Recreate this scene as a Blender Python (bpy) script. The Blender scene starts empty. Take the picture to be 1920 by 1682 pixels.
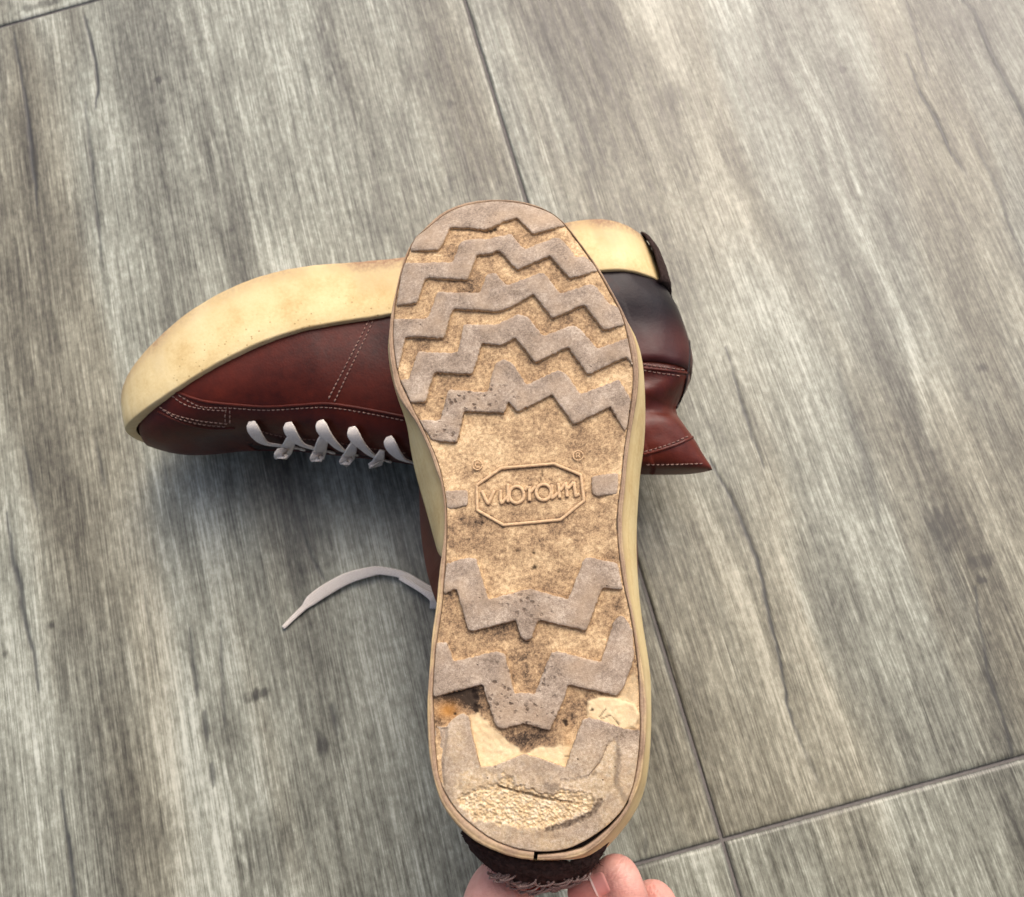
import bpy, math, random
import numpy as np
from mathutils import Vector, Matrix
from mathutils.geometry import delaunay_2d_cdt
from mathutils.bvhtree import BVHTree

random.seed(4)
SC = bpy.context.scene
COL = SC.collection

# ------------------------------------------------------------------ camera, light, exposure
H = 0.575                       # lens height above the floor
ZS = 0.165                      # height of the upturned sole
F = 1775.0                      # focal length in pixels of the 1920 px wide photograph
TILT, ROLL = math.radians(16.4), math.radians(15.5)
_c, _s = math.cos(ROLL), math.sin(ROLL)
_r0 = np.array([1.0, 0, 0]); _u0 = np.array([0, math.cos(TILT), math.sin(TILT)])
FW = np.array([0, math.sin(TILT), -math.cos(TILT)])
RV = _c * _r0 - _s * _u0
UV = _s * _r0 + _c * _u0
cam_d = bpy.data.cameras.new('camera'); cam = bpy.data.objects.new('camera', cam_d); COL.objects.link(cam)
cam.matrix_world = Matrix(((RV[0], UV[0], -FW[0], 0), (RV[1], UV[1], -FW[1], 0), (RV[2], UV[2], -FW[2], H), (0, 0, 0, 1)))
cam_d.sensor_width = 36; cam_d.lens = F / 1920 * 36
cam_d.clip_start = 0.01; cam_d.clip_end = 200
cam_d.dof.use_dof = True; cam_d.dof.focus_distance = 0.405; cam_d.dof.aperture_fstop = 20
SC.camera = cam

SUN_EL, SUN_AZ = math.radians(50), math.atan2(0.80, 0.58)        # azimuth counted from +X
world = bpy.data.worlds.new('World'); SC.world = world; world.use_nodes = True
wn = world.node_tree.nodes; wl = world.node_tree.links
sky = wn.new('ShaderNodeTexSky'); sky.sky_type = 'NISHITA'; sky.sun_disc = False
sky.sun_elevation = SUN_EL; sky.sun_rotation = math.pi / 2 - SUN_AZ
sky.dust_density = 6.0; sky.air_density = 0.6; sky.ozone_density = 0.4
wl.new(sky.outputs['Color'], wn['Background'].inputs['Color']); wn['Background'].inputs['Strength'].default_value = 0.15
sd = bpy.data.lights.new('sun', 'SUN'); sd.energy = 0.7; sd.angle = math.radians(60); sd.color = (1.0, 0.98, 0.96)
sun = bpy.data.objects.new('sun', sd); COL.objects.link(sun); sun.location = (1, 1, 2)
_dir = Vector((math.cos(SUN_EL) * math.cos(SUN_AZ), math.cos(SUN_EL) * math.sin(SUN_AZ), math.sin(SUN_EL)))
sun.rotation_euler = _dir.to_track_quat('Z', 'Y').to_euler()
SC.view_settings.view_transform = 'Standard'; SC.view_settings.look = 'None'
SC.view_settings.gamma = 1; SC.view_settings.exposure = 0.56

# ------------------------------------------------------------------ numeric helpers
def un(px, py, z):
    """photo pixel -> world point on the level plane at height z"""
    px = np.asarray(px, float); py = np.asarray(py, float); z = np.asarray(z, float)
    a = (px - 960) / F; b = (841 - py) / F
    d = RV[None, :] * a.reshape(-1, 1) + UV[None, :] * b.reshape(-1, 1) + FW[None, :]
    k = (H - np.broadcast_to(z.reshape(-1), (d.shape[0],))) / -d[:, 2]
    p = d * k[:, None]; p[:, 2] += H
    return p

def hsh(ix, iy, seed):
    h = (ix.astype(np.int64) * 374761393 + iy.astype(np.int64) * 668265263 + seed * 1442695041) & 0xffffffff
    h = ((h ^ (h >> 13)) * 1274126177) & 0xffffffff
    h = ((h ^ (h >> 16)) * 2246822519) & 0xffffffff
    return ((h ^ (h >> 15)) & 0xffffff) / float(0xffffff)

def vn(x, y, seed=0):
    ix = np.floor(x); iy = np.floor(y); fx = x - ix; fy = y - iy
    fx = fx * fx * (3 - 2 * fx); fy = fy * fy * (3 - 2 * fy)
    a = hsh(ix, iy, seed); b = hsh(ix + 1, iy, seed); c = hsh(ix, iy + 1, seed); d = hsh(ix + 1, iy + 1, seed)
    return (a * (1 - fx) + b * fx) * (1 - fy) + (c * (1 - fx) + d * fx) * fy

def fbm(x, y, seed=0, oct=4):
    r = 0; amp = 0.5; t = 0
    for o in range(oct):
        r = r + amp * vn(x * 2 ** o + 17.3 * o, y * 2 ** o - 9.1 * o, seed + o); t += amp; amp *= 0.5
    return r / t

def sstep(a, b, x):
    t = np.clip((x - a) / (b - a), 0, 1); return t * t * (3 - 2 * t)

def sdf(P, poly):
    """signed distance (positive inside) of points P (N,2) to a closed polygon"""
    P = np.asarray(P, float); A = np.asarray(poly, float); B = np.roll(A, -1, 0)
    out = np.empty(len(P))
    for s in range(0, len(P), 20000):
        q = P[s:s + 20000]
        e = B - A; w = q[:, None, :] - A[None]
        t = np.clip((w * e).sum(2) / np.maximum((e * e).sum(1), 1e-12), 0, 1)
        dv = w - e[None] * t[..., None]
        dist = np.sqrt((dv ** 2).sum(2).min(1))
        c1 = A[None, :, 1] > q[:, None, 1]; c2 = B[None, :, 1] > q[:, None, 1]
        xi = A[None, :, 0] + (q[:, None, 1] - A[None, :, 1]) * (e[None, :, 0]) / np.where(e[None, :, 1] == 0, 1e-12, e[None, :, 1])
        ins = (((c1 != c2) & (q[:, None, 0] < xi)).sum(1) % 2) == 1
        out[s:s + 20000] = np.where(ins, dist, -dist)
    return out

def linedist(P, line):
    P = np.asarray(P, float); A = np.asarray(line[:-1], float); B = np.asarray(line[1:], float)
    best = np.full(len(P), 1e9); par = np.zeros(len(P))
    n = len(A)
    for i in range(n):
        e = B[i] - A[i]; w = P - A[i]
        t = np.clip((w @ e) / max(e @ e, 1e-12), 0, 1)
        d = np.hypot(*(w - e * t[:, None]).T)
        m = d < best
        best = np.where(m, d, best); par = np.where(m, (i + t) / n, par)
    return best, par

def resample(L, step, closed=False):
    L = np.asarray(L, float)
    if closed: L = np.vstack([L, L[:1]])
    seg = np.hypot(*np.diff(L[:, :2], axis=0).T) if L.shape[1] == 2 else np.sqrt((np.diff(L, axis=0) ** 2).sum(1))
    cum = np.concatenate([[0], np.cumsum(seg)])
    n = max(int(round(cum[-1] / step)), 3)
    s = np.linspace(0, cum[-1], n + 1)
    if closed: s = s[:-1]
    return np.stack([np.interp(s, cum, L[:, k]) for k in range(L.shape[1])], 1)

def resample_n(L, n, closed=True):
    L = np.asarray(L, float)
    if closed: L = np.vstack([L, L[:1]])
    cum = np.concatenate([[0], np.cumsum(np.sqrt((np.diff(L, axis=0) ** 2).sum(1)))])
    s = np.linspace(0, cum[-1], n + 1 if closed else n)
    if closed: s = s[:-1]
    return np.stack([np.interp(s, cum, L[:, k]) for k in range(L.shape[1])], 1)

def smooth_loop(L, it=2, closed=True):
    L = np.asarray(L, float).copy()
    for _ in range(it):
        M = 0.25 * np.roll(L, 1, 0) + 0.5 * L + 0.25 * np.roll(L, -1, 0)
        if not closed: M[0], M[-1] = L[0], L[-1]
        L = M
    return L

def spline(L, n, closed=False):
    L = np.asarray(L, float); m = len(L); out = []
    segs = m if closed else m - 1
    for i in range(segs):
        if closed: p0, p1, p2, p3 = L[i - 1], L[i], L[(i + 1) % m], L[(i + 2) % m]
        else: p0, p1, p2, p3 = L[max(i - 1, 0)], L[i], L[i + 1], L[min(i + 2, m - 1)]
        for t in np.linspace(0, 1, n, endpoint=False):
            out.append(0.5 * ((2 * p1) + (-p0 + p2) * t + (2 * p0 - 5 * p1 + 4 * p2 - p3) * t * t + (-p0 + 3 * p1 - 3 * p2 + p3) * t ** 3))
    if not closed: out.append(L[-1])
    return np.array(out)

def area2(L):
    x, y = L[:, 0], L[:, 1]
    return (x * np.roll(y, -1) - y * np.roll(x, -1)).sum()

def offset(L, d):
    """offset a closed loop outward by d"""
    T = np.roll(L, -1, 0) - np.roll(L, 1, 0)
    T /= np.maximum(np.hypot(T[:, 0], T[:, 1])[:, None], 1e-9)
    N = np.stack([T[:, 1], -T[:, 0]], 1) * (1 if area2(L) > 0 else -1)
    d = np.asarray(d, float)
    return L + N * (d.reshape(-1, 1) if d.ndim else d)

def fillet(L, r):
    L = np.asarray(L, float); n = len(L); out = []
    for i in range(n):
        p, a, b = L[i], L[i - 1], L[(i + 1) % n]
        u = a - p; v = b - p; lu, lv = np.hypot(*u), np.hypot(*v)
        q = min(r, 0.45 * lu, 0.45 * lv)
        if lu < 1e-6 or lv < 1e-6: continue
        s, e = p + u / lu * q, p + v / lv * q
        for t in (0, .25, .5, .75, 1):
            out.append((1 - t) ** 2 * s + 2 * t * (1 - t) * p + t * t * e)
    return np.array(out)

# ------------------------------------------------------------------ object helpers
def mk(name, V, Fc, mat=None, parent=None, smooth=True, attrs=None, flip=False, kind=None, label=None):
    V = np.asarray(V, float)
    if parent is not None: V = V - np.array(parent['o'])
    me = bpy.data.meshes.new(name)
    if isinstance(Fc, np.ndarray):
        if flip: Fc = Fc[:, ::-1]
        k = Fc.shape[1]; n = len(Fc)
        me.vertices.add(len(V)); me.vertices.foreach_set('co', V.astype(np.float32).ravel())
        me.loops.add(n * k); me.loops.foreach_set('vertex_index', Fc.astype(np.int32).ravel())
        me.polygons.add(n); me.polygons.foreach_set('loop_start', np.arange(0, n * k, k, dtype=np.int32))
        me.update(calc_edges=True)
    else:
        if flip: Fc = [tuple(reversed(f)) for f in Fc]
        me.from_pydata([tuple(v) for v in V], [], Fc)
    me.validate(); me.update()
    if smooth: me.polygons.foreach_set('use_smooth', np.ones(len(me.polygons), dtype=bool))
    for nme, arr in (attrs or {}).items():
        a = me.attributes.new(nme, 'FLOAT', 'POINT'); a.data.foreach_set('value', np.asarray(arr, np.float32))
    if mat: me.materials.append(mat)
    o = bpy.data.objects.new(name, me); COL.objects.link(o)
    if parent is not None: o.parent = parent['e']
    if kind: o['kind'] = kind
    if label: o['label'] = label
    return o

def thing(name, loc, label, cat, group=None):
    e = bpy.data.objects.new(name, None); COL.objects.link(e); e.location = loc; e.empty_display_size = 0.02
    e['label'] = label; e['category'] = cat
    if group: e['group'] = group
    return {'e': e, 'o': tuple(loc)}

def sub(part, parent):          # a part used as parent of sub-parts
    return {'e': part, 'o': parent['o']}

def loft_faces(rows, n, closed=True):
    i = np.arange(n if closed else n - 1); j = (i + 1) % n
    out = []
    for r in range(rows - 1):
        out.append(np.stack([r * n + i, r * n + j, (r + 1) * n + j, (r + 1) * n + i], 1))
    return np.vstack(out)

def tube(P, w, th, up=None, n=8, cap=True, sq=1.0):
    """swept elliptical tube: half width w, half thickness th, th measured along up"""
    P = np.asarray(P, float); m = len(P)
    w = np.broadcast_to(np.asarray(w, float), (m,)); th = np.broadcast_to(np.asarray(th, float), (m,))
    T = np.gradient(P, axis=0); T /= np.maximum(np.linalg.norm(T, axis=1)[:, None], 1e-9)
    U = np.broadcast_to(np.asarray(up if up is not None else (0, 0, 1), float), (m, 3)).copy()
    for i in range(m):
        if abs(U[i] @ T[i]) > 0.97: U[i] = U[i - 1] if i else np.array([0.3, 0.9, 0.1])
    U = U - (U * T).sum(1)[:, None] * T; U /= np.maximum(np.linalg.norm(U, axis=1)[:, None], 1e-9)
    S = np.cross(T, U)
    a = np.linspace(0, 2 * np.pi, n, endpoint=False)
    ca, sa = np.sign(np.cos(a)) * np.abs(np.cos(a)) ** sq, np.sign(np.sin(a)) * np.abs(np.sin(a)) ** sq
    V = P[:, None, :] + S[:, None, :] * (ca[None, :, None] * w[:, None, None]) + U[:, None, :] * (sa[None, :, None] * th[:, None, None])
    V = V.reshape(-1, 3); Fc = [tuple(f) for f in loft_faces(m, n)]
    if cap:
        Fc.append(tuple(range(n))[::-1]); Fc.append(tuple(range((m - 1) * n, m * n)))
    return V, Fc

class Bag:
    def __init__(s): s.V = []; s.F = []; s.n = 0
    def add(s, V, Fc):
        s.V.append(np.asarray(V, float)); s.F += [tuple(int(i) + s.n for i in f) for f in Fc]; s.n += len(V)
    def mk(s, name, mat, parent, **k): return mk(name, np.vstack(s.V), s.F, mat, parent, **k)

# ------------------------------------------------------------------ materials
class NT:
    def __init__(s, name, rough=0.6, spec=0.5):
        s.m = bpy.data.materials.new(name); s.m.use_nodes = True
        s.t = s.m.node_tree; s.b = s.t.nodes['Principled BSDF']
        s.b.inputs['Roughness'].default_value = rough
        s.b.inputs['Specular IOR Level'].default_value = spec
        s.co = s.t.nodes.new('ShaderNodeTexCoord').outputs['Object']
    def n(s, typ, **kw):
        nd = s.t.nodes.new(typ)
        for k, v in kw.items():
            if k.startswith('_'): setattr(nd, k[1:], v)
            else: s.inp(nd, k, v)
        return nd
    def inp(s, nd, k, v):
        sock = nd.inputs[int(k[1:])] if k[0] == 'i' and k[1:].isdigit() else nd.inputs[k]
        if isinstance(v, bpy.types.NodeSocket): s.t.links.new(v, sock)
        else: sock.default_value = v
    def mapped(s, scale, loc=(0, 0, 0), rot=(0, 0, 0)):
        nd = s.t.nodes.new('ShaderNodeMapping'); s.t.links.new(s.co, nd.inputs['Vector'])
        nd.inputs['Scale'].default_value = scale; nd.inputs['Location'].default_value = loc; nd.inputs['Rotation'].default_value = rot
        return nd.outputs[0]
    def noise(s, scale, detail=4, rough=0.55, vec=None, dist=0.0):
        nd = s.t.nodes.new('ShaderNodeTexNoise'); s.t.links.new(vec if vec else s.co, nd.inputs['Vector'])
        nd.inputs['Scale'].default_value = scale; nd.inputs['Detail'].default_value = detail
        nd.inputs['Roughness'].default_value = rough; nd.inputs['Distortion'].default_value = dist
        return nd.outputs['Fac']
    def voro(s, scale, feature='F1', vec=None, rnd=1.0):
        nd = s.t.nodes.new('ShaderNodeTexVoronoi'); nd.feature = feature
        s.t.links.new(vec if vec else s.co, nd.inputs['Vector']); nd.inputs['Scale'].default_value = scale
        nd.inputs['Randomness'].default_value = rnd
        return nd.outputs['Distance']
    def rng(s, v, a, b, c=0.0, d=1.0):
        nd = s.t.nodes.new('ShaderNodeMapRange'); s.t.links.new(v, nd.inputs['Value'])
        for k, x in zip(('From Min', 'From Max', 'To Min', 'To Max'), (a, b, c, d)): nd.inputs[k].default_value = x
        return nd.outputs['Result']
    def math(s, op, a, b=0.0):
        nd = s.t.nodes.new('ShaderNodeMath'); nd.operation = op
        for i, v in enumerate((a, b)):
            if isinstance(v, bpy.types.NodeSocket): s.t.links.new(v, nd.inputs[i])
            else: nd.inputs[i].default_value = v
        return nd.outputs[0]
    def attr(s, name):
        nd = s.t.nodes.new('ShaderNodeAttribute'); nd.attribute_name = name; return nd.outputs['Fac']
    def mix(s, fac, a, b, mode='MIX'):
        nd = s.t.nodes.new('ShaderNodeMix'); nd.data_type = 'RGBA'; nd.blend_type = mode
        for k, v in ((0, fac), (6, a), (7, b)):
            if isinstance(v, bpy.types.NodeSocket): s.t.links.new(v, nd.inputs[k])
            else: nd.inputs[k].default_value = v if k == 0 else (*v[:3], 1)
        return nd.outputs[2]
    def ramp(s, v, stops):
        nd = s.t.nodes.new('ShaderNodeValToRGB'); s.t.links.new(v, nd.inputs[0])
        e = nd.color_ramp.elements
        while len(e) < len(stops): e.new(0.5)
        for x, (p, c) in zip(e, stops): x.position = p; x.color = (*c, 1)
        return nd.outputs[0]
    def color(s, v): s.inp(s.b, 'Base Color', v if isinstance(v, bpy.types.NodeSocket) else (*v, 1))
    def bump(s, hgt, strength, dist, prev=None):
        nd = s.t.nodes.new('ShaderNodeBump'); s.t.links.new(hgt, nd.inputs['Height'])
        nd.inputs['Strength'].default_value = strength; nd.inputs['Distance'].default_value = dist
        if prev: s.t.links.new(prev, nd.inputs['Normal'])
        s.t.links.new(nd.outputs[0], s.b.inputs['Normal']); return nd.outputs[0]

def srgb(r, g, b):
    f = lambda c: (c / 255 / 12.92) if c <= 10 else ((c / 255 + 0.055) / 1.055) ** 2.4
    return (f(r), f(g), f(b))

def mat_tile():
    M = NT('wood_print_tile', 0.4, 0.5)
    info = M.n('ShaderNodeObjectInfo').outputs['Random']
    tone, crack, warm = M.attr('tone'), M.attr('crack'), M.attr('warm')
    fine = M.noise(1.0, 5, 0.7, M.mapped((1100, 26, 1)))
    fine2 = M.noise(1.0, 3, 0.6, M.mapped((420, 12, 1), (3, 1, 0)))
    spk = M.noise(300, 5, 0.7, M.mapped((1, 0.5, 1)))
    v = M.math('ADD', M.math('MULTIPLY', M.rng(fine, 0.25, 0.75, -1, 1), 0.34), M.math('MULTIPLY', M.rng(fine2, 0.25, 0.75, -1, 1), 0.18))
    v = M.math('ADD', v, M.math('MULTIPLY', M.rng(spk, 0.25, 0.75, -1, 1), 0.24))
    v = M.math('ADD', v, tone)
    c = M.ramp(v, [(0.0, srgb(68, 67, 59)), (0.3, srgb(104, 104, 92)), (0.6, srgb(142, 144, 129)), (1.0, srgb(198, 201, 186))])
    c = M.mix(M.math('MULTIPLY', warm, 0.42), c, M.mix(1.0, c, srgb(232, 212, 188), 'MULTIPLY'))
    c = M.mix(crack, c, srgb(56, 57, 56))
    M.color(c)
    M.inp(M.b, 'Roughness', M.rng(fine2, 0.3, 0.7, 0.33, 0.48))
    b = M.bump(fine, 0.18, 0.0006)
    return M.m

def mat_plain(name, col, rough=0.7, var=0.25, scale=200, bump=0.3, bd=0.0005, spec=0.4):
    M = NT(name, rough, spec)
    n1 = M.noise(scale, 5, 0.6)
    lo = tuple(c * (1 - var) for c in col); hi = tuple(min(1, c * (1 + var)) for c in col)
    M.color(M.ramp(n1, [(0.25, lo), (0.75, hi)]))
    M.bump(n1, bump, bd)
    return M.m

def mat_tread():
    """sunken floor of the tread: tan rubber with ground-in brown dirt"""
    M = NT('worn_tan_rubber', 0.95, 0.06)
    dirt, cream, amber, spot = M.attr('dirt'), M.attr('cream'), M.attr('amber'), M.attr('spot')
    n1 = M.noise(110, 6, 0.65); n2 = M.noise(620, 5, 0.7); n3 = M.noise(1700, 3, 0.6)
    v = M.math('ADD', dirt, M.math('MULTIPLY', M.rng(n1, 0.3, 0.7, -1, 1), 0.18))
    v = M.math('ADD', v, M.math('MULTIPLY', M.rng(n2, 0.3, 0.7, -1, 1), 0.30))
    v = M.math('ADD', v, M.math('MULTIPLY', M.rng(n3, 0.3, 0.7, -1, 1), 0.18))
    c = M.ramp(v, [(0.0, srgb(222, 195, 154)), (0.3, srgb(188, 160, 123)), (0.55, srgb(153, 127, 98)), (0.8, srgb(110, 91, 73)), (1.0, srgb(64, 54, 46))])
    cr = M.ramp(M.math('ADD', M.math('MULTIPLY', n2, 0.6), M.math('MULTIPLY', n1, 0.4)), [(0.3, srgb(204, 177, 134)), (0.65, srgb(236, 215, 174))])
    c = M.mix(cream, c, cr)
    c = M.mix(amber, c, srgb(176, 122, 56))
    c = M.mix(spot, c, srgb(38, 31, 28))
    M.color(c)
    h = M.math('ADD', M.math('MULTIPLY', n2, 0.6), M.math('MULTIPLY', n3, 0.4))
    M.bump(h, 0.5, 0.0006)
    return M.m

def mat_lug():
    """flat worn tops of the lugs: grey-brown, finely speckled, pitted where attr pit says; attr cream bares the paler core"""
    M = NT('worn_taupe_rubber', 0.88, 0.15)
    pit, cream, dk, edge = M.attr('pit'), M.attr('cream'), M.attr('dirt'), M.attr('edge')
    n1 = M.noise(90, 5, 0.6); n2 = M.noise(900, 4, 0.7); n3 = M.noise(2300, 2, 0.6)
    v = M.math('ADD', M.math('MULTIPLY', M.rng(n1, .28, .72), 0.38), M.math('ADD', M.math('MULTIPLY', M.rng(n2, .28, .72), 0.40), M.math('MULTIPLY', M.rng(n3, .3, .7), 0.22)))
    c = M.ramp(v, [(0.2, srgb(112, 98, 84)), (0.5, srgb(159, 143, 126)), (0.8, srgb(202, 186, 166))])
    c = M.mix(M.math('MULTIPLY', M.rng(M.noise(55, 3, 0.6), 0.45, 0.7), 0.5), c, srgb(182, 158, 130))
    vec = M.n('ShaderNodeVectorMath', _operation='ADD')
    M.inp(vec, 'i0', M.mapped((1, 1, 0.2)))
    wob = M.n('ShaderNodeTexNoise', Scale=500.0); M.t.links.new(M.co, wob.inputs['Vector'])
    sc = M.n('ShaderNodeVectorMath', _operation='SCALE'); M.inp(sc, 'i0', wob.outputs['Color']); sc.inputs['Scale'].default_value = 0.0022
    M.inp(vec, 'i1', sc.outputs[0])
    vd = M.voro(360, 'F1', vec.outputs[0])
    pits = M.math('MULTIPLY', M.math('MULTIPLY', M.rng(vd, 0.20, 0.42, 1, 0), M.rng(M.noise(330, 2, 0.5), 0.40, 0.52)), pit)
    vd2 = M.voro(260, 'F1', M.mapped((1, 1, 0.2), (0.3, 0.2, 0)))
    few = M.math('MULTIPLY', M.rng(vd2, 0.05, 0.11, 1, 0), M.rng(M.noise(120, 2, 0.5), 0.55, 0.62))
    allp = M.math('MAXIMUM', pits, few)
    core = M.ramp(M.math('ADD', M.math('MULTIPLY', n2, 0.5), M.math('MULTIPLY', M.noise(420, 3, 0.6), 0.5)), [(0.32, srgb(184, 152, 110)), (0.5, srgb(222, 198, 156)), (0.68, srgb(242, 230, 204))])
    c = M.mix(cream, c, core)
    c = M.mix(M.math('MULTIPLY', dk, M.rng(n2, 0.2, 0.6, 0.6, 1.0)), c, srgb(70, 56, 47))
    c = M.mix(edge, c, M.ramp(n2, [(0.35, srgb(150, 118, 84)), (0.65, srgb(226, 198, 152))]))
    c = M.mix(M.math('MULTIPLY', allp, 0.75), c, srgb(78, 60, 48))
    M.color(c)
    h = M.math('SUBTRACT', M.math('ADD', M.math('MULTIPLY', n2, 0.5), M.math('MULTIPLY', n3, 0.4)), M.math('MULTIPLY', allp, 1.2))
    M.bump(h, 0.75, 0.0006)
    return M.m

def mat_wedge():
    M = NT('cream_crepe_rubber', 0.62, 0.3)
    n1 = M.noise(38, 4, 0.6); n2 = M.noise(520, 5, 0.65)
    st = M.noise(1.0, 4, 0.6, M.mapped((30, 30, 420)))
    v = M.math('ADD', M.math('MULTIPLY', n1, 0.5), M.math('ADD', M.math('MULTIPLY', n2, 0.25), M.math('MULTIPLY', st, 0.25)))
    c = M.ramp(v, [(0.3, srgb(196, 162, 104)), (0.5, srgb(222, 200, 146)), (0.72, srgb(238, 221, 172))])
    pv = M.voro(300, 'F1', M.mapped((1, 1, 1)))
    pits = M.math('MULTIPLY', M.rng(pv, 0.10, 0.2, 1, 0), M.attr('pit'))
    c = M.mix(M.math('MULTIPLY', pits, 0.55), c, srgb(140, 98, 42))
    c = M.mix(M.math('MULTIPLY', M.attr('dirt'), M.rng(n2, 0.3, 0.6, 0.5, 1)), c, srgb(150, 118, 90))
    M.color(c)
    M.bump(M.math('SUBTRACT', M.math('ADD', n2, M.math('MULTIPLY', st, 0.5)), pits), 0.3, 0.0005)
    return M.m

def mat_rim():
    M = NT('worn_rim_rubber', 0.75, 0.25)
    n1 = M.noise(70, 5, 0.6); n2 = M.noise(900, 4, 0.7)
    v = M.math('ADD', M.math('MULTIPLY', n1, 0.55), M.math('MULTIPLY', n2, 0.45))
    c = M.ramp(v, [(0.3, srgb(126, 104, 84)), (0.5, srgb(168, 143, 119)), (0.72, srgb(202, 178, 147))])
    c = M.mix(M.attr('cream'), c, M.ramp(v, [(0.3, srgb(200, 172, 120)), (0.7, srgb(236, 214, 162))]))
    c = M.mix(M.attr('dirt'), c, srgb(96, 74, 54))
    M.color(c); M.bump(n2, 0.5, 0.0005)
    return M.m

def mat_leather(name, base, dark, rough=0.34, spec=0.5):
    M = NT(name, rough, spec)
    n1 = M.noise(26, 5, 0.6); vo = M.voro(750, 'F1'); n3 = M.noise(240, 4, 0.6)
    c = M.ramp(M.math('ADD', M.math('MULTIPLY', n1, 0.75), M.math('MULTIPLY', n3, 0.25)), [(0.3, dark), (0.7, base)])
    c = M.mix(M.math('MULTIPLY', M.rng(M.noise(48, 4, 0.6), 0.62, 0.75), 0.30), c, srgb(84, 36, 20))
    M.color(c)
    if name == 'dark_heel_leather': c = M.mix(M.math('MULTIPLY', M.attr('fade'), M.rng(n1, 0.25, 0.6, 0.5, 1.0)), c, srgb(70, 27, 24)); M.color(c)
    M.inp(M.b, 'Roughness', M.rng(n1, 0.3, 0.7, rough - 0.06, rough + 0.12))
    b = M.bump(vo, 0.12, 0.0004); M.bump(n3, 0.18, 0.0006, b)
    return M.m

def mat_fabric(name, a, b, scale=1500, rough=0.9):
    M = NT(name, rough, 0.15)
    w = M.n('ShaderNodeTexWave', Scale=scale / 4, Distortion=1.5); w.bands_direction = 'DIAGONAL'; M.t.links.new(M.co, w.inputs['Vector'])
    n1 = M.noise(scale, 3, 0.6)
    v = M.math('ADD', M.math('MULTIPLY', w.outputs['Fac'], 0.35), M.math('MULTIPLY', n1, 0.65))
    M.color(M.ramp(v, [(0.3, a), (0.7, b)])); M.bump(v, 0.5, 0.0004)
    return M.m

def mat_skin():
    M = NT('skin', 0.45, 0.4)
    n1 = M.noise(60, 4, 0.6); n2 = M.noise(900, 3, 0.6)
    ln = M.noise(1.0, 3, 0.6, M.mapped((160, 900, 500), rot=(0, 0, 0.4)))
    c = M.ramp(n1, [(0.3, srgb(198, 138, 126)), (0.7, srgb(224, 176, 162))])
    c = M.mix(M.math('MULTIPLY', M.attr('red'), 0.8), c, srgb(196, 92, 84))
    M.color(c)
    c = M.mix(M.math('MULTIPLY', M.attr('crease'), 0.35), c, srgb(150, 84, 70)); M.color(c)
    M.b.inputs['Subsurface Weight'].default_value = 0.12
    M.b.inputs['Subsurface Radius'].default_value = (0.006, 0.002, 0.001); M.b.inputs['Subsurface Scale'].default_value = 1.0
    M.bump(M.math('SUBTRACT', M.math('ADD', n2, M.math('MULTIPLY', ln, 1.5)), M.math('MULTIPLY', M.attr('crease'), 1.6)), 0.32, 0.0006)
    return M.m

MAT = dict(
    tile=mat_tile(), grout=mat_plain('grout', srgb(112, 108, 104), 0.9, 0.2, 300, 0.5),
    tread=mat_tread(), lug=mat_lug(), wedge=mat_wedge(), rim=mat_rim(),
    letter=mat_plain('emblem_rubber', srgb(206, 174, 134), 0.8, 0.28, 700, 0.4),
    leather=mat_leather('burgundy_leather', srgb(94, 33, 19), srgb(40, 13, 8), 0.42, 0.24),
    redleather=mat_leather('red_brown_leather', srgb(106, 42, 26), srgb(60, 21, 14), 0.38, 0.35),
    darkleather=mat_leather('dark_heel_leather', srgb(34, 19, 21), srgb(12, 11, 17), 0.47, 0.35),
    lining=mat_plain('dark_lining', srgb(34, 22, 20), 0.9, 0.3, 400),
    lace=mat_fabric('lace_cotton', srgb(206, 194, 180), srgb(252, 247, 238), 1900),
    stitch=mat_fabric('stitch_thread', srgb(112, 86, 78), srgb(168, 140, 128), 3000),
    felt=mat_plain('dark_felt', srgb(58, 46, 43), 0.95, 0.55, 420, 1.0, 0.0015, 0.1),
    fray=mat_fabric('frayed_yarn', srgb(104, 86, 80), srgb(164, 142, 134), 2500),
    redyarn=mat_fabric('red_yarn', srgb(88, 26, 20), srgb(150, 56, 42), 2000),
    skin=mat_skin(), nail=mat_plain('nail', srgb(226, 160, 150), 0.28, 0.06, 80, 0.05),
    nailtip=mat_plain('nail_tip', srgb(238, 214, 204), 0.35, 0.05, 80, 0.05),
    metal=mat_plain('dark_eyelet', srgb(46, 34, 30), 0.4, 0.2, 300, 0.1),
)

# ------------------------------------------------------------------ photo measurements of the sole (pixels)
def z1(L): return [(700 + x / 3.298, 350 + y / 3.298) for x, y in L]
def z2(L): return [(740 + x / 3.2346, 780 + y / 3.2346) for x, y in L]
def z3(L): return [(760 + x / 3.490, 1200 + y / 3.490) for x, y in L]
def zt(L): return [(870 + x / 7.385, 830 + y / 7.385) for x, y in L]

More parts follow.
